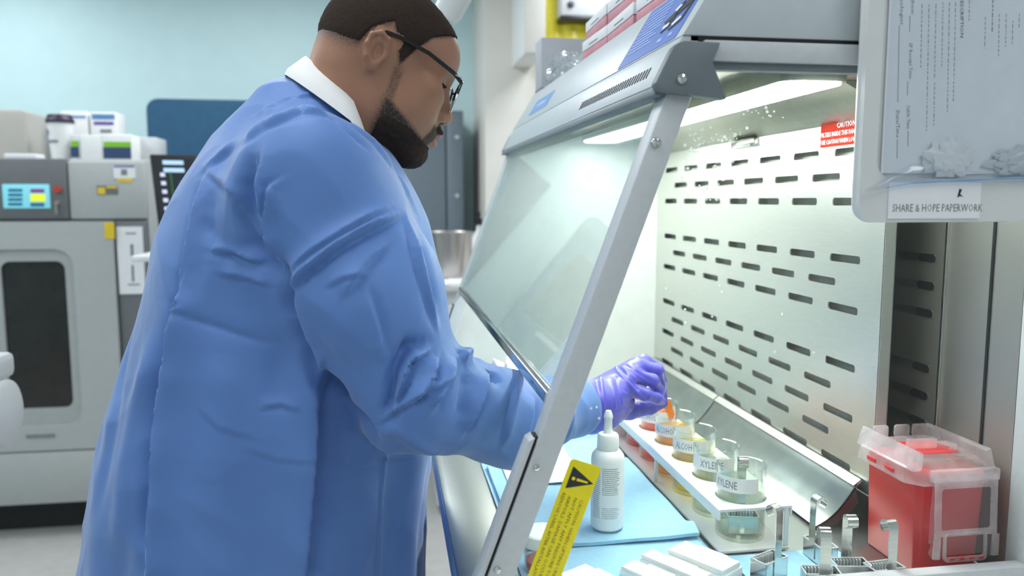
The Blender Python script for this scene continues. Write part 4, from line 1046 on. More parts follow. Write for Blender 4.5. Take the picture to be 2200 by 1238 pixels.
# flap hanging on the near face
ft, fb_ = zb1 + .004, .954
fxa, fxb = x0 + .012, x1 + .001
yt, yb4 = y0 - .013, y0 - .019
def fl(x, z): return Vector((x, yb4 + (yt - yb4)*(z - fb_)/(ft - fb_), z))
outer = [(fxa, ft), (fxa - .004, ft - .05), (fxa - .005, ft - .075), (fxa - .006, fb_ + .022), (fxa - .002, fb_ + .020), (fxa - .006, fb_ + .008), (fxa, fb_), (fxa + .010, fb_ - .002),
         (fxa + .012, fb_ + .004), (fxb - .014, fb_ + .004), (fxb - .010, fb_ - .001), (fxb - .003, fb_), (fxb - .003, fb_ + .02), (fxb, fb_ + .024), (fxb, ft)]
flap = MB().prism([fl(x, z) for x, z in outer], (0, .0016, 0)).build('flap', 'frost_clear', lid, .0005)
tri_fill([(fxa + .001, fb_ + .030), (fxb - .001, fb_ + .030), (fxb - .001, ft - .004), (fxa + .001, ft - .004)], [rrect(fxa + .010, fxb - .010, fb_ + .038, ft - .018, .004)], lambda x, z: fl(x, z) + Vector((0, -.0022, 0)), (0, .0022, 0), 'flap_frame', 'frost', flap)
tri_fill(rrect(fxa + .014, fxb - .016, fb_ - .004, fb_ + .034, .006), [rrect(fxa + .017, fxb - .019, fb_ + .002, fb_ + .033, .004)], lambda x, z: fl(x, z) + Vector((0, -.0034, 0)), (0, .0034, 0), 'latch_frame', 'frost', flap)
for s_ in (fxa - .002, fxb - .009):
    MB().prism([fl(s_, fb_ + .001), fl(s_ + .010, fb_ + .001), fl(s_ + .011, fb_ + .030), fl(s_ + .002, fb_ + .030)], (0, -.004, 0)).build('clip', 'frost', flap, .001)
for k in range(4):
    xx = fxa + .022 + k*.014
    MB().prism([fl(xx, fb_ - .001), fl(xx + .008, fb_ - .0005), fl(xx + .007, fb_ + .001), fl(xx + .001, fb_ + .0012)], (0, -.0042, 0)).build('red_mark', 'sharps_red', flap)
MB().box((fxa - .002, y0 - .016, zb1 - .006), (fxb + .002, y0 - .006, zb1 + .010)).build('flap_hinge', 'frost', lid, .002)

# ================================================================== THINGS ON TOP OF THE HOOD
ZT = 1.690
def slide_box(x, y, z, ly, h, rz, label):
    r = empty('slide_box', (x + .04, y + ly/2, z)); tag(r, label, 'box', 'red and white slide boxes on the hood')
    r.rotation_euler = (0, 0, math.radians(rz)); Mx = Matrix.Translation((x + .04, y + ly/2, z)) @ Matrix.Rotation(math.radians(rz), 4, 'Z')
    def bld(mb, nm, m_, bev=.0008):
        mb.v = [tuple(Mx @ Vector(p)) for p in mb.v]; return mb.build(nm, m_, r, bev)
    bld(MB().box((-.04, -ly/2, 0), (.04, ly/2, h*.45)), 'base', 'pink')
    bld(MB().box((-.0385, -ly/2 + .0015, h*.40), (.0385, ly/2 - .0015, h*.5)), 'seam', 'wine')
    bld(MB().box((-.0405, -ly/2 - .0005, h*.48), (.0405, ly/2 + .0005, h - .0006)), 'lid', 'white_matte')
    bld(MB().box((-.0409, -ly*.15, h*.62), (-.0404, ly*.2, h*.68)), 'print', 'ink_grey')
G_ = .0372
for (col_, ya0, n_) in ((0, 1.392, 2), (1, 1.225, 4), (2, 1.052, 3)):
    for k in range(n_):
        where = ('farthest', 'middle', 'nearest')[col_]; lvl = ('bottom', 'second', 'third', 'top')[k]
        slide_box(.388 + .003*((k*7 + col_*3) % 3 - 1), ya0, ZT + k*G_ + .0002, .162, G_ - .0004, (1.2, -1.5, .6, -.8)[(k + col_) % 4], '%s red and white slide box in the %s stack on the hood' % (lvl, where))
o = empty('grey_carton', (.435, 2.01, ZT)); tag(o, 'plain grey carton on the far end of the hood top', 'box')
g0_ = onY(1162, 80, 1.975); g1_ = onY(1262, 80, 1.975)
MB().box((max(.383, g0_.x), 1.975, ZT), (g1_.x, 2.055, g0_.z)).build('carton_body', 'grey_card', o, .002)
MB().box((max(.383, g0_.x) - .0008, 1.9745, ZT + .006), (g1_.x + .0005, 2.0555, ZT + .008)).build('carton_seam', 'wine', o)
wad('bubble_wrap', (.418, 1.86, ZT + .034), (.034, .085, .036), 2.2, 'bubble', 'crumpled clear bubble wrap in front of the grey carton', 'bubble wrap', 4, .5)
wad('plastic_sack', (.425, 1.69, ZT + .018), (.035, .06, .020), 7.7, 'bubble', 'flattened clear plastic sack lying between wrap and slide boxes', 'plastic sack', 4, .5)
# yellow bag under a grey dispenser on the pillar
yw = 4.3
ds = empty('wall_dispenser', (onY(1250, 0, 4.15).x, yw, onY(1250, 34, 4.15).z)); tag(ds, 'grey steel dispenser box with black knob on the pillar above the yellow bag', 'dispenser')
a = onY(1206, 33, 4.12); c = onY(1330, -60, 4.12)
MB().box((a.x, 4.12, a.z), (c.x, yw, c.z)).build('case', 'grey_card', ds, .01)
MB().box((a.x - .004, 4.115, a.z - .022), (c.x + .004, yw, a.z)).build('base_strip', 'black', ds, .004)
kp = onY(1226, 10, 4.12); MB().lathe([(0, 0), (.018, 0), (.015, -.014), (0, -.016)], (kp.x, 4.12, kp.z), 18, 'y').build('knob', 'black', ds)
a = onY(1172, 86, 4.22); c = onY(1300, 0, 4.22)
vs = []; fs = []; nx, nz = 26, 22; zlo = a.z - .25; zhi = kp.z + .12
for j in range(nz + 1):
    for i in range(nx + 1):
        s, t = i/nx, j/nz; x = a.x + (c.x - a.x)*s; z = zlo + (zhi - zlo)*t
        vs.append((x, 4.262 - .028*abs(math.sin(7*s + 2*t)) - .018*abs(math.sin(11*s*t + 3)) - .018*math.sin(PI*s), z))
W = nx + 1; n0 = len(vs); vs += [(x, 4.298, z) for x, y, z in vs]
for j in range(nz):
    for i in range(nx):
        q_ = (j*W+i, j*W+i+1, (j+1)*W+i+1, (j+1)*W+i); fs.append(q_); fs.append(tuple(k + n0 for k in q_[::-1]))
ringi = [i for i in range(W)] + [j*W+nx for j in range(1, nz+1)] + [nz*W+i for i in range(nx-1, -1, -1)] + [j*W for j in range(nz-1, 0, -1)]
for i_, j_ in zip(ringi, ringi[1:] + ringi[:1]): fs.append((i_, i_ + n0, j_ + n0, j_))
o = MB().add(vs, fs).build('waste_bag', 'yellow_film', None, merge=False, ang=180); tag(o, 'yellow plastic waste bag hanging flat on the cream pillar', 'bag')

# ================================================================== THE MAN
from mathutils.bvhtree import BVHTree
from mathutils.kdtree import KDTree
def surfnet(Fv, xs, ys, zs):
    """naive surface nets on a rectilinear grid -> vertices (n,3), quads (m,4)"""
    nx, ny, nz = Fv.shape; ins = Fv < 0; cd_ = (nx-1, ny-1, nz-1); ncell = cd_[0]*cd_[1]*cd_[2]
    acc = np.zeros((ncell, 3), np.float64); cnt = np.zeros(ncell, np.int32)
    gr = (xs, ys, zs); edges = []
    for ax in range(3):
        a = [slice(None)]*3; b = [slice(None)]*3; a[ax] = slice(0, -1); b[ax] = slice(1, None)
        I = np.argwhere(ins[tuple(a)] != ins[tuple(b)])
        fa = Fv[tuple(a)][tuple(I.T)]; fb = Fv[tuple(b)][tuple(I.T)]; t = fa/(fa - fb)
        P = np.stack([gr[k][I[:, k]] for k in range(3)], 1).astype(np.float64)
        P[:, ax] += t*(gr[ax][I[:, ax]+1] - gr[ax][I[:, ax]])
        o1, o2 = [k for k in range(3) if k != ax]
        cells = []
        for d1, d2 in ((-1, -1), (0, -1), (0, 0), (-1, 0)):
            C = I.copy(); C[:, o1] += d1; C[:, o2] += d2
            ok = (C >= 0).all(1) & (C[:, 0] < cd_[0]) & (C[:, 1] < cd_[1]) & (C[:, 2] < cd_[2])
            fl_ = (C[:, 0]*cd_[1] + C[:, 1])*cd_[2] + C[:, 2]
            np.add.at(acc, fl_[ok], P[ok]); np.add.at(cnt, fl_[ok], 1)
            cells.append(np.where(ok, fl_, -1))
        edges.append((np.stack(cells, 1), ins[tuple(a)][tuple(I.T)], ax))
    use = np.flatnonzero(cnt); idx = np.full(ncell, -1, np.int64); idx[use] = np.arange(len(use))
    V = acc[use]/cnt[use][:, None]; Q = []
    for C, sgn, ax in edges:
        ok = (C >= 0).all(1); C = idx[C[ok]]; s = sgn[ok]
        if ax == 1: s = ~s
        Q.append(np.where(s[:, None], C, C[:, ::-1]))
    return V, np.concatenate(Q)
def smooth_v(V, Q, it, lam=.5):
    E = np.concatenate([Q[:, [0, 1]], Q[:, [1, 2]], Q[:, [2, 3]], Q[:, [3, 0]]])
    deg = np.bincount(E.ravel(), minlength=len(V)).astype(float)
    for _ in range(it):
        S = np.zeros_like(V)
        for k in range(3): S[:, k] = np.bincount(E[:, 0], V[E[:, 1], k], len(V)) + np.bincount(E[:, 1], V[E[:, 0], k], len(V))
        V = V + lam*(S/deg[:, None] - V)
    return V
def npmesh(name, V, Q):
    me = bpy.data.meshes.new(name); me.vertices.add(len(V)); me.vertices.foreach_set('co', np.asarray(V, np.float32).ravel())
    me.loops.add(Q.size); me.loops.foreach_set('vertex_index', Q.astype(np.int32).ravel())
    me.polygons.add(len(Q)); me.polygons.foreach_set('loop_start', np.arange(0, Q.size, Q.shape[1], dtype=np.int32))
    me.update(calc_edges=True); me.validate(); return me
def subdiv(me, levels=1):
    o = bpy.data.objects.new('tmp', me); COL.objects.link(o); m_ = o.modifiers.new('s', 'SUBSURF'); m_.levels = levels
    m2 = bpy.data.meshes.new_from_object(o.evaluated_get(bpy.context.evaluated_depsgraph_get()))
    bpy.data.objects.remove(o); return m2
def get_v(me):
    a = np.empty(len(me.vertices)*3, np.float32); me.vertices.foreach_get('co', a); return a.reshape(-1, 3).astype(np.float64)
def get_n(me):
    a = np.empty(len(me.vertices)*3, np.float32); me.vertex_normals.foreach_get('vector', a) if hasattr(me, 'vertex_normals') else None
    return a.reshape(-1, 3).astype(np.float64)
def set_v(me, V): me.vertices.foreach_set('co', np.asarray(V, np.float32).ravel()); me.update()
def attr(me, name, vals):
    at = me.attributes.new(name, 'FLOAT', 'POINT'); at.data.foreach_set('value', np.asarray(vals, np.float32))
# distance functions on broadcast grids P = (X, Y, Z)
def caps(P, a, b, ra, rb):
    a = [float(t) for t in a]; b = [float(t) for t in b]; d = [b[k]-a[k] for k in range(3)]; L2 = sum(t*t for t in d) + 1e-12
    h = np.clip(((P[0]-a[0])*d[0] + (P[1]-a[1])*d[1] + (P[2]-a[2])*d[2])/L2, 0, 1)
    return np.sqrt((P[0]-a[0]-d[0]*h)**2 + (P[1]-a[1]-d[1]*h)**2 + (P[2]-a[2]-d[2]*h)**2) - (ra + (rb-ra)*h)
def ell(P, c, r):
    q0, q1, q2 = (P[0]-c[0])/r[0], (P[1]-c[1])/r[1], (P[2]-c[2])/r[2]
    k0 = np.sqrt(q0*q0 + q1*q1 + q2*q2); k1 = np.sqrt((q0/r[0])**2 + (q1/r[1])**2 + (q2/r[2])**2) + 1e-9
    return k0*(k0 - 1)/k1
def smin(a, b, k):
    h = np.maximum(k - np.abs(a-b), 0)/k; return np.minimum(a, b) - h*h*k*.25
def smax(a, b, k): return -smin(-a, -b, k)
def chain(P, pts, rs, k=.01):
    d = None
    for i in range(len(pts)-1):
        c_ = caps(P, pts[i], pts[i+1], rs[i], rs[i+1]); d = c_ if d is None else smin(d, c_, k)
    return d
def grid(x0, x1, y0, y1, z0, z1, h):
    xs, ys, zs = [np.arange(a, b + h, h, dtype=np.float32) for a, b in ((x0, x1), (y0, y1), (z0, z1))]
    return xs, ys, zs, (xs[:, None, None], ys[None, :, None], zs[None, None, :])

# ---- pose ---------------------------------------------------------
HY = 1.235
hy_, hp_ = math.radians(11), math.radians(22)
_F0 = np.array([math.cos(hy_), math.sin(hy_), 0]); HL = np.array([-math.sin(hy_), math.cos(hy_), 0])
HF = _F0*math.cos(hp_) - np.array([0, 0, 1])*math.sin(hp_); HU = _F0*math.sin(hp_) + np.array([0, 0, 1])*math.cos(hp_)
HC = np.array(onY(818, 131, HY))
def h2w(f_, l_, u_): return HC + HF*f_ + HL*l_ + HU*u_
SHR = (-.095, 1.075, 1.435); ELR = tuple(onY(882, 850, 1.02)); FMR = tuple(onY(1090, 900, 1.09)); WRR = tuple(onY(1248, 872, 1.19))
SHL = (-.095, 1.47, 1.435); ELL_ = (-.15, 1.53, 1.13); WRL = (-.02, 1.50, .90)
NB = (-.085, 1.25, 1.50)
TZ = [.38, .60, .86, 1.03, 1.15, 1.28, 1.38, 1.455, 1.51, 1.555, 1.60]
TB = [-.525, -.508, -.474, -.438, -.400, -.360, -.328, -.296, -.254, -.203, -.165]
TF = [.060, .055, .052, .070, .084, .084, .066, .036, -.008, -.055, -.100]
TYC = [1.28, 1.28, 1.28, 1.28, 1.28, 1.275, 1.27, 1.265, 1.26, 1.25, 1.245]
TYB = [.285, .28, .27, .265, .26, .245, .238, .212, .155, .100, .060]
def torso(P, off=0.0):
    z = P[2]
    # smooth interpolation of the section table
    zz = np.linspace(TZ[0], TZ[-1], 400)
    def tab(v):
        y = np.interp(zz, TZ, v); k = np.hanning(31); k /= k.sum(); yp_ = np.pad(y, 15, mode='edge'); return np.interp(z, zz, np.convolve(yp_, k, 'valid')).astype(np.float32)
    xb, xf, cy, b = tab(TB), tab(TF), tab(TYC), tab(TYB)
    cx, a = (xb + xf)/2, (xf - xb)/2
    n = 2.35 - .45*np.clip((P[0] - cx)/.1, 0, 1)*np.clip((1.25 - z)/.15, 0, 1)
    qx = np.abs((P[0]-cx)/a); qy = np.abs((P[1]-cy)/b)
    k = (qx**n + qy**n + 1e-9)**(1/n)
    d = (k - 1)*np.minimum(a, b)
    d = smax(d, z - 1.600, .03); d = smax(d, .405 - z, .01)
    return d
def gown_sdf(P):
    d = torso(P)
    sh_ = caps(P, (-.140, 1.20, 1.497), SHR, .050, .092); d = smin(d, sh_, .05)
    d = smin(d, caps(P, (-.140, 1.30, 1.497), SHL, .050, .092), .05)
    ar = chain(P, [SHR, tuple(Vector(SHR).lerp(Vector(ELR), .5)), ELR], [.097, .100, .071], .03)
    ar = smin(ar, caps(P, onY(838, 885, 1.03), onY(872, 855, 1.03), .030, .06), .03)
    fa_ = chain(P, [ELR, FMR, WRR, tuple(onY(1300, 866, 1.225))], [.072, .066, .046, .040], .03)
    cd3 = (Vector(onY(1300, 862, 1.23)) - Vector(FMR)).normalized(); cc = Vector(onY(1238, 885, 1.195))      # crisp cuff
    fa_ = smax(fa_, (P[0]-cc[0])*cd3[0] + (P[1]-cc[1])*cd3[1] + (P[2]-cc[2])*cd3[2], .006)
    ar = smin(ar, fa_, .03)
    d = smin(d, ar, .035)
    al = chain(P, [SHL, ELL_, WRL], [.095, .08, .05], .03)
    return smin(d, al, .035)

# ---- gown ---------------------------------------------------------
xs, ys, zs, P = grid(-.60, .36, .88, 1.68, .38, 1.66, .0072)
Fg = gown_sdf(P)
V, Q = surfnet(Fg, xs, ys, zs); V = smooth_v(V, Q, 3)
gm = subdiv(npmesh('gown', V, Q), 1)
V = get_v(gm); gm.update(); N = get_n(gm)
rngn = np.random.RandomState(5)
# broad drape: soft vertical folds below the waist, uneven cloth elsewhere
ang = np.arctan2(V[:, 1] - 1.28, V[:, 0] + .2)
low = np.clip((1.22 - V[:, 2])/.5, 0, 1); arm_mask = np.clip((V[:, 0] - .09)/.03, 0, 1)
near_arm = np.exp(-np.clip(np.linalg.norm(V - np.array(ELR), axis=1) - .10, 0, 1)**2/.004)
drape = (.010*np.sin(ang*9 + 1.1*np.sin(V[:, 2]*4)) + .006*np.sin(ang*17 + 2.0 + 2*V[:, 2]))*low*(1 - arm_mask)*(1 - near_arm)
wob = np.array([mnoise.noise(Vector(p)*5.0)*.005 + mnoise.noise(Vector(p)*13.0 + Vector((3, 1, 7)))*.0018 + .011*(.18 - abs(mnoise.noise(Vector((p[0]*8, p[1]*8, p[2]*4.5)) + Vector((9, 2, 5))))) + .005*(.18 - abs(mnoise.noise(Vector((p[0]*15 + p[2]*6, p[1]*15, p[2]*9)) + Vector((1, 8, 3))))) for p in V])
V = V + N*(drape + wob)[:, None]; set_v(gm, V)
# seams and creases: each a line over the cloth (picture points) found on the surface, pushed in or out
bvh = BVHTree.FromPolygons([tuple(p) for p in V], [tuple(p.vertices) for p in gm.polygons])
kd = KDTree(len(V))
for i, p in enumerate(V): kd.insert(p, i)
kd.balance()
camp = Vector(_O)
disp = np.zeros(len(V))
def crease(pts, amp, w_, sharp=False, taper=True, side=0):
    """side 0: ridge (amp > 0) or valley; side +1 / -1: a ledge, the cloth right / left of the line standing proud and falling off slowly"""
    P3 = []
    for (u0, v0), (u1, v1) in zip(pts, pts[1:]):
        n = max(2, int(math.hypot(u1-u0, v1-v0)/5))
        for k in range(n):
            t = k/n; hit = bvh.ray_cast(camp, Vector(ray(u0+(u1-u0)*t, v0+(v1-v0)*t)).normalized())
            if hit[0] is not None: P3.append(hit[0])
    best = {}
    L = max(1, len(P3)-1)
    for j, p in enumerate(P3):
        tp = min(1.0, .15 + 4*min(j, L-j)/L) if taper else 1.0
        tg = (P3[min(j+2, L)] - P3[max(j-2, 0)]).normalized(); sv = (p - camp).normalized().cross(tg)*-1    # right of the line as drawn downwards
        for co, i, d in kd.find_range(p, w_*2.8):
            if d < best.get(i, (9,))[0]: best[i] = (d, tp, (co - p).dot(sv))
    for i, (d, tp, sd_) in best.items():
        if side == 0: val = math.exp(-d/w_*1.5) if sharp else math.exp(-(d/w_)**2)
        else:
            q_ = sd_*side
            val = math.exp(-(d/w_)**1.5) if q_ > 0 else -.55*math.exp(-(d/(w_*.45))**2)
            val *= min(1.0, abs(sd_)/.0025)
        disp[i] += amp*val*tp
# long pleats of the back and skirt (lines are drawn downwards; side +1 = the picture's right of the line stands proud)
crease([(388,665),(372,760),(350,900),(335,1060),(328,1238)], .028, .024, side=1, taper=False)
crease([(365,700),(340,850),(318,1000),(305,1238)], -.016, .014)
crease([(335,700),(300,850),(270,1000),(250,1238)], .008, .018)
crease([(300,650),(262,800),(232,960),(205,1120)], -.006, .014)
crease([(438,372),(412,470),(392,580),(384,665)], .010, .016, side=1)
crease([(460,400),(440,500),(425,620)], -.004, .014)
crease([(355,640),(385,668),(430,690),(500,715),(600,745)], -.006, .007, True)
crease([(384,655),(392,675)], -.012, .010)
# yoke, shoulder and armhole seams
crease([(440,368),(500,322),(570,275),(650,240),(730,250)], .012, .016, side=1)
crease([(436,366),(470,395),(505,425),(525,480),(560,560)], .010, .012, side=1)
crease([(540,325),(528,400),(532,470),(565,560),(606,640)], -.018, .012)
crease([(560,330),(552,400),(565,480),(600,570)], .012, .012, side=1)
crease([(600,385),(578,400),(574,470),(590,560)], .012, .010, side=1)
crease([(608,640),(660,585),(730,530),(800,490),(868,462)], .013, .016, side=1)
crease([(612,600),(670,545),(740,500),(800,465),(850,445)], .007, .010, side=1)
crease([(604,560),(606,600),(612,650),(625,700)], -.026, .013)
crease([(612,650),(640,730),(690,815),(760,890),(800,925)], -.022, .010)
crease([(450,540),(500,545),(570,575)], .009, .014, side=1); crease([(470,590),(530,600),(590,620)], .007, .012, side=1)
crease([(500,525),(560,540),(600,600)], -.007, .010)
crease([(430,470),(470,520),(520,560)], -.005, .012)
# gathers by the collar
for k_ in range(9):
    u0 = 545 + 15*k_; v0 = 225 - 6*k_
    crease([(u0, v0 + 20), (u0 + 28, v0 + 8 + 4*(k_ % 3)), (u0 + 58, v0 + 12)], .0055, .007, side=1 if k_ % 2 else -1)
crease([(640,225),(700,238),(760,290),(800,330)], -.006, .007, True)
crease([(700,225),(745,262),(800,305),(850,370),(900,470)], .008, .012, side=1)
# skirt side opening and pocket
crease([(692,825),(684,900),(672,1050),(655,1238)], .022, .030, side=-1, taper=False)
crease([(720,840),(712,950),(700,1080),(683,1238)], -.014, .020, False, False)
crease([(822,990),(816,1060),(812,1150),(808,1238)], .006, .006, taper=False, side=1)
crease([(818,992),(870,984),(940,972)], .006, .006, taper=False, side=1)
crease([(700,845),(760,900),(830,960)], -.008, .02)
crease([(560,880),(600,870),(650,885)], .005, .010, side=1); crease([(520,965),(600,990),(690,985)], .002, .012, side=1)
crease([(720,1000),(780,1010),(815,1000)], .004, .010, side=1); crease([(420,870),(470,920),(560,950)], .002, .014, side=1)
crease([(620,700),(600,800),(590,900)], -.005, .02); crease([(480,760),(470,900),(460,1050)], .005, .025)
# sleeve folds round the elbow and forearm
crease([(818,905),(838,860),(850,790),(880,745),(925,735)], -.024, .010)
crease([(845,885),(868,830),(885,780),(930,752)], .016, .012, side=1)
crease([(812,915),(860,880),(920,845),(975,815)], .010, .012, side=1)
crease([(800,930),(850,925),(905,960),(960,980)], .006, .010)
crease([(890,870),(930,815),(945,765)], .014, .010, side=1)
crease([(935,880),(965,825),(985,775)], .014, .012, side=1)
crease([(990,905),(1000,850),(1010,790)], -.010, .012)
crease([(985,770),(1010,758),(1035,778)], .014, .009)
crease([(1000,930),(1035,860),(1058,800)], .014, .014, side=1)
crease([(1075,960),(1095,890),(1110,820)], .009, .014, side=-1)
crease([(1052,795),(1062,812),(1070,830)], -.012, .008)
crease([(1130,960),(1145,900),(1150,850)], .008, .012, side=1)
crease([(1180,960),(1195,900),(1200,850)], -.007, .010); crease([(1225,945),(1236,900),(1238,860)], .006, .008, side=1)
crease([(870,470),(890,540),(915,640),(938,720)], .010, .014, side=1)
crease([(905,500),(925,580),(945,690)], -.008, .010)
crease([(740,640),(800,560),(840,520)], .006, .02, side=1); crease([(660,720),(720,780),(790,800)], -.005, .02); crease([(790,620),(815,700),(835,780)], .006, .018, side=-1)
crease([(700,620),(740,600),(800,590)], .004, .010, side=1)
V = V + N*disp[:, None]; set_v(gm, V); V = get_v(gm)
M['gown'] = None
def fabric(name, col):
    m, nt, b = _nt(name)
    tc = nt.nodes.new('ShaderNodeTexCoord')
    n = nt.nodes.new('ShaderNodeTexNoise'); n.inputs['Scale'].default_value = 5; n.inputs['Detail'].default_value = 5
    nt.links.new(tc.outputs['Object'], n.inputs['Vector'])
    r = nt.nodes.new('ShaderNodeValToRGB'); r.color_ramp.elements[0].position = .3; r.color_ramp.elements[1].position = .7
    r.color_ramp.elements[0].color = (*[c*.92 for c in col], 1); r.color_ramp.elements[1].color = (*[c*1.08 for c in col], 1)
    nt.links.new(n.outputs['Fac'], r.inputs[0]); nt.links.new(r.outputs[0], b.inputs['Base Color'])
    b.inputs['Roughness'].default_value = .52; b.inputs['Sheen Weight'].default_value = .35; b.inputs['Sheen Roughness'].default_value = .4
    b.inputs['Specular IOR Level'].default_value = .4
    mp = nt.nodes.new('ShaderNodeMapping'); mp.inputs['Rotation'].default_value = (.3, .6, .4); nt.links.new(tc.outputs['Object'], mp.inputs[0])
    hs = []
    for ax in ('X', 'Z'):
        wv = nt.nodes.new('ShaderNodeTexWave'); wv.bands_direction = ax; wv.inputs['Scale'].default_value = 260; wv.inputs['Distortion'].default_value = .6
        nt.links.new(mp.outputs[0], wv.inputs['Vector']); hs.append(wv)
    ad = nt.nodes.new('ShaderNodeMath'); ad.operation = 'MULTIPLY'; nt.links.new(hs[0].outputs['Fac'], ad.inputs[0]); nt.links.new(hs[1].outputs['Fac'], ad.inputs[1])
    n2 = nt.nodes.new('ShaderNodeTexNoise'); n2.inputs['Scale'].default_value = 55; n2.inputs['Detail'].default_value = 6; nt.links.new(tc.outputs['Object'], n2.inputs['Vector'])
    a2 = nt.nodes.new('ShaderNodeMath'); a2.operation = 'MULTIPLY_ADD'; a2.inputs[1].default_value = 2.0
    nt.links.new(n2.outputs['Fac'], a2.inputs[0]); nt.links.new(ad.outputs[0], a2.inputs[2])
    bp = nt.nodes.new('ShaderNodeBump'); bp.inputs['Strength'].default_value = .22; bp.inputs['Distance'].default_value = .0012
    nt.links.new(a2.outputs[0], bp.inputs['Height']); nt.links.new(bp.outputs[0], b.inputs['Normal'])
    return m
M['gown'] = fabric('isolation_gown_blue', (0.108, 0.228, 0.545))

# ---- body: one continuous skin from crown to feet -----------------
def axis_pts(lo, f0, f1, hi, fine, coarse):
    a = np.arange(lo, f0, coarse); b = np.arange(f0, f1, fine); c_ = np.arange(f1, hi + coarse, coarse)
    return np.concatenate([a, b, c_]).astype(np.float32)
xs = axis_pts(-.56, HC[0] - .115, HC[0] + .155, .40, .0022, .016)
ys = axis_pts(.90, HC[1] - .105, HC[1] + .105, 1.66, .0022, .016)
zs = axis_pts(-.005, HC[2] - .165, HC[2] + .14, HC[2] + .16, .0022, .016)
P = (xs[:, None, None], ys[None, :, None], zs[None, None, :])
def head_sdf(P):
    R = np.stack([HF, HL, HU]); q_ = [sum(R[k][j]*(P[j] - HC[j]) for j in range(3)).astype(np.float32) for k in range(3)]
    f_, l_, u_ = q_; S = (f_, np.abs(l_), u_)
    d = ell(S, (.004, 0, .028), (.099, .077, .087))
    d = smin(d, ell(S, (-.022, 0, .010), (.067, .069, .068)), .03)
    d = smin(d, ell(S, (.060, 0, .035), (.048, .058, .042)), .03)          # forehead
    d = smin(d, ell(S, (.050, 0, -.040), (.056, .060, .078)), .03)         # face
    d = smin(d, ell(S, (.040, 0, -.080), (.058, .058, .040)), .03)         # jaw
    d = smin(d, ell(S, (.020, .040, -.062), (.040, .026, .040)), .025)     # jaw corner
    d = smin(d, ell(S, (.085, 0, -.109), (.029, .034, .023)), .022)        # chin
    d = smin(d, ell(S, (.066, .036, -.040), (.032, .030, .034)), .022)     # cheek
    d = smin(d, ell(S, (.074, .042, -.016), (.022, .022, .014)), .02)      # cheekbone
    d = smin(d, caps(S, (.094, .012, .018), (.078, .048, .020), .010, .009), .016)  # brow
    d = smax(d, -ell(S, (.112, .040, -.003), (.024, .026, .0125)), .012)    # eye socket
    ld_ = smax(ell(S, (.083, .034, -.004), (.0150, .0160, .0132)), -.0015 - (S[2] + .10*(S[0] - .083)), .002)   # lowered upper lid
    d = smin(d, ld_, .004); d = smin(d, smax(ell(S, (.082, .034, -.006), (.0148, .0160, .0128)), S[2] + .0120, .002), .004)
    d = smin(d, ell(S, (.102, 0, -.072), (.020, .032, .020)), .016)        # muzzle
    d = smin(d, caps(S, (.098, 0, .008), (.121, 0, -.034), .0080, .0110), .012)     # nose bridge
    d = smin(d, ell(S, (.1185, 0, -.0395), (.0125, .0125, .0105)), .008)    # tip
    d = smin(d, ell(S, (.109, .0145, -.0425), (.0120, .0085, .0090)), .006) # wings
    d = smax(d, -ell(S, (.1135, .008, -.0505), (.006, .0042, .0045)), .003) # nostrils
    d = smin(d, ell(S, (.1170, 0, -.0690), (.0100, .024, .0065)), .005)    # upper lip
    d = smin(d, ell(S, (.1130, 0, -.0840), (.0110, .021, .0080)), .005)    # lower lip
    d = smax(d, -ell(S, (.1250, 0, -.0765), (.012, .026, .0016)), .003)    # mouth line
    d = smax(d, -ell(S, (.117, 0, -.0965), (.007, .020, .005)), .008)      # under lip
    # ears
    S = ((S[0] + .016)/.74, .0805 + (S[1] - .0785)/.80, (S[2] + .008)/.74)
    e = ell(S, (-.006, .0805, .002), (.0215, .0085, .0325))
    e = smax(e, -ell(S, (-.002, .0905, -.001), (.0120, .0125, .020)), .004)
    rim = chain(S, [(.012, .080, .012), (.010, .086, .028), (-.008, .089, .035), (-.024, .090, .024), (-.027, .089, .004), (-.018, .086, -.016), (-.004, .082, -.028)], [.0035, .0042, .0045, .0046, .0044, .0044, .005], .004)
    e = smin(e, rim, .005)
    e = smin(e, ell(S, (.000, .0795, -.029), (.0085, .0055, .010)), .006)
    e = smin(e, ell(S, (.014, .079, -.002), (.005, .006, .008)), .005)
    d = smin(d, e*.74, .005)
    return d, q_
Fb = np.full((len(xs), len(ys), len(zs)), 1.0, np.float32)
Fb[:] = gown_sdf(P) + .038
neck = caps(P, h2w(-.030, 0, -.035), NB, .066, .078)
neck = smin(neck, caps(P, h2w(-.010, 0, -.07), (-.05, 1.25, 1.50), .050, .060), .03)
Fb = smin(Fb, neck, .02)
Fb = smin(Fb, chain(P, [WRR, tuple(onY(1300, 858, 1.235))], [.024, .024], .01), .01)
for yy_ in (1.19, 1.38):
    leg = chain(P, [(-.20, yy_, .80), (-.20, yy_, .46), (-.215, yy_, .09)], [.095, .065, .045], .03)
    leg = smin(leg, caps(P, (-.22, yy_, .045), (-.05, yy_, .035), .042, .034), .03)
    Fb = smin(Fb, leg, .03)
sx0, sx1 = np.searchsorted(xs, HC[0] - .125), np.searchsorted(xs, HC[0] + .165)
sy0, sy1 = np.searchsorted(ys, HC[1] - .115), np.searchsorted(ys, HC[1] + .115)
sz0 = np.searchsorted(zs, HC[2] - .175)
Ps = (xs[sx0:sx1, None, None], ys[None, sy0:sy1, None], zs[None, None, sz0:])
hd, _ = head_sdf(Ps)
Fb[sx0:sx1, sy0:sy1, sz0:] = smin(Fb[sx0:sx1, sy0:sy1, sz0:], hd, .018)
V, Q = surfnet(Fb, xs, ys, zs); V = smooth_v(V, Q, 1, .5)
bme = npmesh('person', V, Q)
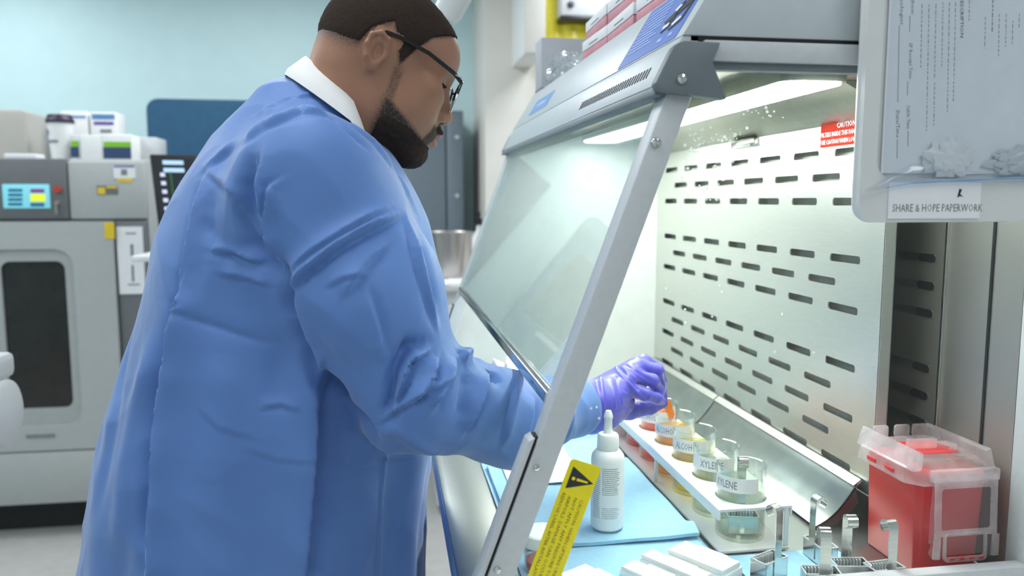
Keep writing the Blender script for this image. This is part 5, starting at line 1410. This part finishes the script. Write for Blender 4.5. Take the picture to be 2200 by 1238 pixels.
R3 = np.stack([HF, HL, HU]); HLc = (V - HC) @ R3.T      # head coordinates of every vertex
f_, l_, u_ = HLc.T; al_ = np.abs(l_)
isH = (np.linalg.norm(HLc - np.array([.01, 0, -.01]), axis=1) < .20)
ss = lambda e0, e1, x: (lambda t: t*t*(3-2*t))(np.clip((x-e0)/(e1-e0), 0, 1))
# hair line, beard and lip masks in head coordinates
hl = np.interp(f_, [-.12, -.07, -.045, -.036, -.010, .004, .018, .034, .050, .072, .092, .106, .12], [-.028, -.034, -.030, -.006, .022, .004, -.018, .016, .040, .055, .066, .074, .085])
fadew = np.interp(f_, [-.08, -.02, .02, .05, .09], [.040, .030, .012, .010, .012])
hair = ss(0, 1, (u_ - hl)/fadew*.8 + .15)*isH
ear_m = ((al_ > .0775) & (np.abs(f_ + .018) < .029) & (np.abs(u_ + .006) < .034))
hair = np.where(ear_m, 0, hair)
jl = np.interp(f_, [-.01, .012, .040, .07, .09, .11], [-.068, -.050, -.066, -.078, -.084, -.088])  # upper edge of the beard
beard = ss(-.006, .010, jl - u_)*ss(-.002, .026, f_)*isH
sideb = ss(.012, .004, np.abs(f_ - (.020 - .10*(u_ + .02)*.3)))*ss(.0, -.02, u_)*ss(-.10, -.07, u_)*(al_ > .045)*isH*.65
must = ss(.0085, .004, np.abs(u_ + .0585 + .35*np.maximum(al_ - .008, 0)))*ss(.034, .024, al_)*(f_ > .085)*isH
gotee = ss(-.005, .004, -.091 - u_)*(f_ > .070)*isH
corner = ss(.010, .004, np.abs(al_ - .031))*ss(-.056, -.064, u_)*ss(-.125, -.10, u_)*(f_ > .07)*isH*.9
bm_ = np.maximum.reduce([beard, sideb, must, gotee, corner])
bm_ = np.where(ear_m, 0, bm_)
lips = np.maximum(ss(.0085, .005, np.abs(u_ + .0690))*ss(.026, .020, al_), ss(.0095, .006, np.abs(u_ + .0840))*ss(.023, .018, al_))*(f_ > .104)*isH
bm_ = bm_*(1 - lips)
attr(bme, 'hair', hair); attr(bme, 'beard', bm_); attr(bme, 'lips', lips)
def skin_mat():
    m, nt, b = _nt('brown_skin')
    def at(n): a = nt.nodes.new('ShaderNodeAttribute'); a.attribute_name = n; return a.outputs['Fac']
    tc = nt.nodes.new('ShaderNodeTexCoord')
    def nz(sc, det=4): n = nt.nodes.new('ShaderNodeTexNoise'); n.inputs['Scale'].default_value = sc; n.inputs['Detail'].default_value = det; nt.links.new(tc.outputs['Object'], n.inputs['Vector']); return n.outputs['Fac']
    def mixc(fac, a, bcol):
        x = nt.nodes.new('ShaderNodeMix'); x.data_type = 'RGBA'; nt.links.new(fac, x.inputs[0])
        if isinstance(a, tuple): x.inputs[6].default_value = (*a, 1)
        else: nt.links.new(a, x.inputs[6])
        x.inputs[7].default_value = (*bcol, 1); return x.outputs[2]
    base = mixc(nz(28), (0.315, 0.150, 0.085), (0.400, 0.200, 0.120))
    base = mixc(at('lips'), base, (0.40, 0.15, 0.125))
    def stubble(mask, col, scale):
        n = nz(scale, 2); mu = nt.nodes.new('ShaderNodeMath'); mu.operation = 'MULTIPLY_ADD'; mu.inputs[1].default_value = 1.3; mu.inputs[2].default_value = -.65
        nt.links.new(n, mu.inputs[0])
        ad = nt.nodes.new('ShaderNodeMath'); ad.operation = 'ADD'; nt.links.new(at(mask), ad.inputs[0]); nt.links.new(mu.outputs[0], ad.inputs[1])
        ml = nt.nodes.new('ShaderNodeMath'); ml.operation = 'MULTIPLY'; ml.use_clamp = True; nt.links.new(ad.outputs[0], ml.inputs[0])
        m2 = nt.nodes.new('ShaderNodeMath'); m2.operation = 'MULTIPLY'; m2.use_clamp = True; m2.inputs[1].default_value = 1.15; nt.links.new(at(mask), m2.inputs[0]); nt.links.new(m2.outputs[0], ml.inputs[1])
        return ml.outputs[0], col
    for mk, col, sc in (('hair', (0.036, 0.024, 0.018), 420), ('beard', (0.014, 0.009, 0.007), 380)):
        f2, c2 = stubble(mk, col, sc); base = mixc(f2, base, c2)
    nt.links.new(base, b.inputs['Base Color'])
    b.inputs['Roughness'].default_value = .48; b.inputs['Subsurface Weight'].default_value = .12
    b.inputs['Subsurface Radius'].default_value = (.012, .005, .003); b.inputs['Subsurface Scale'].default_value = .6
    bp = nt.nodes.new('ShaderNodeBump'); bp.inputs['Strength'].default_value = .18; bp.inputs['Distance'].default_value = .001
    nt.links.new(nz(350, 3), bp.inputs['Height']); nt.links.new(bp.outputs[0], b.inputs['Normal'])
    return m
M['skin'] = skin_mat()
man = link('person', bme, 'skin', None, True, 180)
tag(man, 'man in blue gown, glasses and purple glove leaning towards the hood, looking down', 'person')
gown = link('gown', gm, 'gown', man, True, 180); gown['label'] = 'blue long-sleeved isolation gown'
# hair and beard: short shells lifted off the skin
def shell(name, mask, lift, m_, sc, thr=.62):
    me = npmesh(name, V, Q); me.update(); Nn = get_n(me)
    keepv = mask > thr
    fq = keepv[Q].all(1); Qk = Q[fq]; used = np.unique(Qk); remap = np.full(len(V), -1); remap[used] = np.arange(len(used))
    nzv = np.array([mnoise.noise(Vector(V[i])*sc) for i in used])
    Vk = V[used] + Nn[used]*((lift*(mask[used] - thr)/(1 - thr))*(1 + .35*nzv) + .0002)[:, None]
    bpy.data.meshes.remove(me)
    return link(name, npmesh(name, Vk, remap[Qk]), m_, man, True, 180)
M['hair'] = mat('black_hair', (0.046, 0.031, 0.024), 0.9, var=0.6, vscale=330, bump=1.0, bscale=600, spec=0.15)
shell('hair', hair*(1 - ear_m), .0020, 'hair', 200, .85)['label'] = 'close-cropped black hair fading at the sides'
shell('beard', np.maximum(beard*ss(-.070, -.090, u_), gotee), .0030, 'hair', 180, .8)['label'] = 'short black beard'
shell('moustache', must, .0030, 'hair', 180)
for sgn in (-1, 1):
    pts_ = [h2w(.1045 - .0, sgn*.013, .0175), h2w(.1005, sgn*.030, .0225), h2w(.088, sgn*.047, .0185)]
    MB().tube(pts_, [.0022, .0032, .0015], 8).build('eyebrow', 'hair', man)
    MB().tube([h2w(.0960, sgn*.022, -.0020), h2w(.0990, sgn*.034, -.0018), h2w(.0905, sgn*.0480, -.0030)], [.0010, .0020, .0014], 6).build('eyelashes', 'hair', man)
M['eye_white'] = mat('eye_white', (0.62, 0.57, 0.52), 0.2); M['iris'] = mat('dark_iris', (0.012, 0.007, 0.005), 0.12)
for sgn in (-1, 1):
    bm = bmesh.new(); bmesh.ops.create_uvsphere(bm, u_segments=20, v_segments=14, radius=.0128); bm.transform(Matrix.Translation(h2w(.0830, sgn*.034, -.0050)))
    me = bpy.data.meshes.new('eyeball'); bm.to_mesh(me); bm.free(); eye = link('eyeball', me, 'eye_white', man, True, 180)
    bm = bmesh.new(); bmesh.ops.create_uvsphere(bm, u_segments=16, v_segments=12, radius=.0066); bm.transform(Matrix.Translation(h2w(.0900, sgn*.0360, -.0065)))
    me = bpy.data.meshes.new('iris'); bm.to_mesh(me); bm.free(); link('iris', me, 'iris', eye, True, 180)

# glasses
gl = MB(); M['glasses_black'] = mat('glasses_black', (0.010, 0.009, 0.009), 0.25, var=0.1); M['lens'] = glass('spectacle_lens', (0.97, 0.97, 0.97), 1.2)
GF = .1215
fr_ = MB(); rims = []
for sgn in (-1, 1):
    ring_ = []
    for k in range(33):
        a = 2*PI*k/32; n_ = 2.6
        cx_, sx2 = math.cos(a), math.sin(a)
        ring_.append(h2w(GF - .008*((sgn*.036 + .026*math.copysign(abs(cx_)**(2/n_), cx_))/.062)**2 + .003*sx2*0, sgn*.036 + .026*math.copysign(abs(cx_)**(2/n_), cx_), -.010 + .0245*math.copysign(abs(sx2)**(2/n_), sx2)))
    rims.append(ring_)
fr_.tube([h2w(GF, -.011, .003), h2w(GF + .004, 0, .006), h2w(GF, .011, .003)], .0016, 6)
for r_ in rims: fr_.tube(r_[0:17], .0019, 6)
frame = fr_.build('glasses_frame', 'glasses_black', man); frame['label'] = 'black browline of the glasses'
for r_ in rims: MB().tube(r_[16:33], .0011, 6).build('lower_rim', 'steel_shiny', frame)
for sgn in (-1, 1):
    vs = []; n = 28
    for k in range(n):
        a = 2*PI*k/n; cx_, sx2 = math.cos(a), math.sin(a); n_ = 2.6
        l2 = sgn*.036 + .0255*math.copysign(abs(cx_)**(2/n_), cx_)
        vs.append(Vector(h2w(GF - .008*(l2/.062)**2, l2, -.010 + .024*math.copysign(abs(sx2)**(2/n_), sx2))))
    MB().prism(vs, Vector(HF)*.0010).build('lens', 'lens', frame)
    MB().strip([Vector(h2w(GF - .009, sgn*.0625, .008)), Vector(h2w(.095, sgn*.0735, .013)), Vector(h2w(.05, sgn*.0815, .021)), Vector(h2w(.004, sgn*.0815, .0235)), Vector(h2w(-.016, sgn*.0815, .0215)), Vector(h2w(-.034, sgn*.0790, .008))],
               Vector(HU)*.0052, .0028).build('temple_arm', 'glasses_black', frame)
    MB().obox(h2w(.104, sgn*.0725, .0118), HF, HU, HL, .012, .0014, .0012).build('hinge_mark', 'alu', frame)
# white collar of the coat under the gown
def ringpts(cb, cf, b, n=48):
    cb, cf = np.array(cb), np.array(cf); c_ = (cb + cf)/2; a_ = (cb - cf)/2; out = []
    for k in range(n):
        t = 2*PI*k/n; out.append(c_ + a_*math.cos(t) + np.array([0, 1, 0])*b*math.sin(t))
    return out
yc_ = 1.245
R1 = ringpts(onY(612, 163, yc_), (.050, yc_, 1.455), .112); R2 = ringpts(onY(618, 150, yc_), (.045, yc_, 1.462), .108)
R3_ = ringpts(onY(656, 122, yc_), (.028, yc_, 1.487), .083); R4 = ringpts(onY(664, 127, yc_), (.022, yc_, 1.484), .078); R5 = ringpts(onY(668, 190, yc_), (.005, yc_, 1.455), .074)
R0 = [np.array(p) - np.array([0, 0, .03]) for p in R1]
def tap(R):       # the collar opens towards the throat: it sinks under the gown there
    out = []
    for k, p in enumerate(R):
        c0 = -math.cos(2*PI*k/48); t_ = min(1, max(0, (c0 + .02)/.45)); t_ = t_*t_*(3 - 2*t_); out.append(np.array(p)*(1 - t_) + R0[k]*t_)
    return out
R1, R2, R3_, R4, R5 = [tap(R) for R in (R1, R2, R3_, R4, R5)]
vs = [tuple(p) for r in (R1, R2, R3_, R4, R5) for p in r]; n = 48
fs = [(n*j + k, n*j + (k+1) % n, n*(j+1) + (k+1) % n, n*(j+1) + k) for j in range(4) for k in range(n)]
M['collar'] = mat('white_cotton', (0.80, 0.80, 0.79), 0.8, var=0.03, bump=0.25, bscale=900)
MB().add(vs, fs).build('collar', 'collar', man, ang=180)['label'] = 'white stand-up collar'
# trousers and shoes below the hem
M['trousers'] = mat('navy_trousers', (0.02, 0.03, 0.07), 0.8, var=0.1); M['shoe'] = mat('black_shoe', (0.02, 0.02, 0.022), 0.4)
for yy_ in (1.19, 1.38):
    MB().tube([(-.20, yy_, .62), (-.20, yy_, .45), (-.208, yy_, .25), (-.212, yy_, .09)], [.110, .085, .075, .070], 20).build('trouser_leg', 'trousers', man)
    s_ = MB(); s_.tube([(-.275, yy_, .045), (-.235, yy_, .055), (-.15, yy_, .052), (-.06, yy_, .040), (.0, yy_, .033)], [.030, .0485, .052, .046, .026], 16)
    o = s_.build('shoe', 'shoe', man, ang=60)
    for v in o.data.vertices: v.co.z = max(v.co.z, .001)

# ---- gloved hand --------------------------------------------------
M['glove'] = mat('nitrile_purple', (0.085, 0.080, 0.50), 0.36, var=0.08, vscale=30, bump=0.35, bscale=120, stretch=(1, 1, .35), spec=.5)
def pt(u, v, y): return tuple(onY(u, v, y))
wr = pt(1240, 872, 1.185)
MC = [pt(1338, 832, 1.228), pt(1356, 806, 1.252), pt(1370, 787, 1.278), pt(1383, 778, 1.305)]     # little .. index knuckles
PIPs = [pt(1386, 848, 1.240), pt(1402, 818, 1.262), pt(1412, 796, 1.286), pt(1412, 793, 1.315)]
DIPs = [pt(1410, 856, 1.255), pt(1414, 838, 1.276), pt(1419, 818, 1.300), pt(1419, 820, 1.328)]
TIPs = [pt(1421, 862, 1.268), pt(1417, 853, 1.290), pt(1419, 842, 1.312), pt(1424, 848, 1.340)]
allp = np.array([wr] + MC + PIPs + DIPs + TIPs)
xs, ys, zs, P = grid(allp[:, 0].min() - .04, allp[:, 0].max() + .03, allp[:, 1].min() - .05, allp[:, 1].max() + .04, allp[:, 2].min() - .055, allp[:, 2].max() + .04, .0017)
pc = tuple(np.mean(np.array([wr] + MC), axis=0))
d = chain(P, [wr, pt(1285, 866, 1.212)], [.040, .039], .01)
d = smin(d, caps(P, pt(1270, 888, 1.205), pt(1318, 872, 1.235), .032, .024), .02)
for i in range(4):
    base_ = tuple(Vector(pt(1285, 868 - i*8, 1.200 + i*.020)))
    d = smin(d, caps(P, base_, MC[i], .021, (.0135, .0135, .0138, .0138)[i]), .022)
d = smin(d, caps(P, pt(1288, 885, 1.23), pt(1340, 868, 1.262), .026, .018), .025)
for i, (r0_, r1_, r2_, r3_) in enumerate([(.0120, .0105, .0095, .0082), (.0128, .0112, .0100, .0086), (.0130, .0115, .0102, .0088), (.0130, .0115, .0102, .0088)]):
    fg = chain(P, [MC[i], PIPs[i], DIPs[i], TIPs[i]], [r0_, r1_, r2_, r3_], .004)
    d = smin(d, fg, .0045)
th = chain(P, [pt(1300, 885, 1.265), pt(1352, 884, 1.300), pt(1396, 876, 1.325), pt(1424, 866, 1.338)], [.019, .0145, .0125, .0095], .006)
d = smin(d, th, .008)
V2, Q2 = surfnet(d, xs, ys, zs); V2 = smooth_v(V2, Q2, 2)
hm = npmesh('glove', V2, Q2); hm.update(); N2 = get_n(hm)
hk = KDTree(len(V2))
for i, p in enumerate(V2): hk.insert(p, i)
hk.balance(); hb2 = BVHTree.FromPolygons([tuple(p) for p in V2], [tuple(p) for p in Q2]); dd = np.zeros(len(V2))
def gcrease(pts, amp, w_):
    best = {}
    for (u0, v0), (u1, v1) in zip(pts, pts[1:]):
        n = max(2, int(math.hypot(u1-u0, v1-v0)/3))
        for k in range(n):
            t = k/n; hit = hb2.ray_cast(camp, Vector(ray(u0+(u1-u0)*t, v0+(v1-v0)*t)).normalized())
            if hit[0] is None: continue
            for co, i, dd_ in hk.find_range(hit[0], w_*2.5):
                val = math.exp(-(dd_/w_)**2)
                if val > best.get(i, 0): best[i] = val
    for i, v_ in best.items(): dd[i] += amp*v_
for pts_, am in [([(1268, 830), (1276, 862), (1280, 895)], .0022), ([(1290, 812), (1296, 850), (1296, 885)], .0022), ([(1282, 820), (1288, 858), (1288, 890)], -.0018),
                 ([(1312, 775), (1330, 800), (1362, 838), (1385, 862)], .0022), ([(1328, 790), (1352, 815), (1372, 838)], -.0020), ([(1338, 790), (1365, 815), (1400, 838)], .0016),
                 ([(1322, 810), (1330, 840), (1336, 870)], -.0018), ([(1312, 815), (1320, 845), (1322, 880)], .0018), ([(1345, 785), (1370, 800), (1400, 820)], -.0014), ([(1340, 845), (1365, 862), (1385, 868)], .0015),
                 ([(1262, 850), (1268, 880), (1270, 905)], -.0016), ([(1305, 885), (1340, 878), (1370, 872)], -.0014)]:
    gcrease(pts_, am, .0034)
V2 = V2 + N2*dd[:, None]; set_v(hm, V2)
glv = link('glove', hm, 'glove', man, True, 180); glv['label'] = 'purple nitrile glove, fingertips pinched together'
# other hand hangs on the far side: a relaxed gloved hand
xs, ys, zs, P = grid(-.09, .09, 1.42, 1.58, .70, .95, .003)
w2 = (-.02, 1.50, .905)
d = caps(P, w2, (-.005, 1.50, .835), .028, .034)
for i, dy in enumerate((-.030, -.010, .010, .030)):
    d = smin(d, chain(P, [(0, 1.50 + dy, .825), (.012, 1.50 + dy*1.1, .790), (.016, 1.50 + dy*1.1, .765), (.008, 1.50 + dy*1.1, .740 + abs(dy)*.3)], [.0125, .011, .010, .0085], .004), .006)
d = smin(d, chain(P, [(.01, 1.475, .87), (.035, 1.455, .835), (.04, 1.45, .805)], [.016, .012, .0095], .005), .008)
V3, Q3 = surfnet(d, xs, ys, zs); link('glove', npmesh('glove', smooth_v(V3, Q3, 2), Q3), 'glove', man, True, 180)
# glass slide held in the fingertips
M['slide_stain'] = liquid('stained_slide', (0.95, 0.45, 0.06), .45)
s0 = Vector(onY(1428, 848, 1.345)); s1 = Vector(onY(1442, 893, 1.345)); sd = (s1 - s0); sl_ = sd.length
sld = empty('glass_slide', tuple(s0)); tag(sld, 'orange-stained glass slide held in the gloved fingertips above a beaker', 'slide')
sdn = sd.normalized(); sxv = Vector((.75, .66, 0)); sxv = (sxv - sdn*sxv.dot(sdn)).normalized(); snv = sxv.cross(sdn)
c_ = s0 + sdn*(sl_*.55)
MB().obox(c_, sxv, sdn, snv, .025, .055, .0011).build('slide_glass', 'beaker_glass', sld)
MB().obox(c_ + sdn*.006 - snv*.0009, sxv, sdn, snv, .022, .034, .0005).build('stain_film', 'slide_stain', sld)
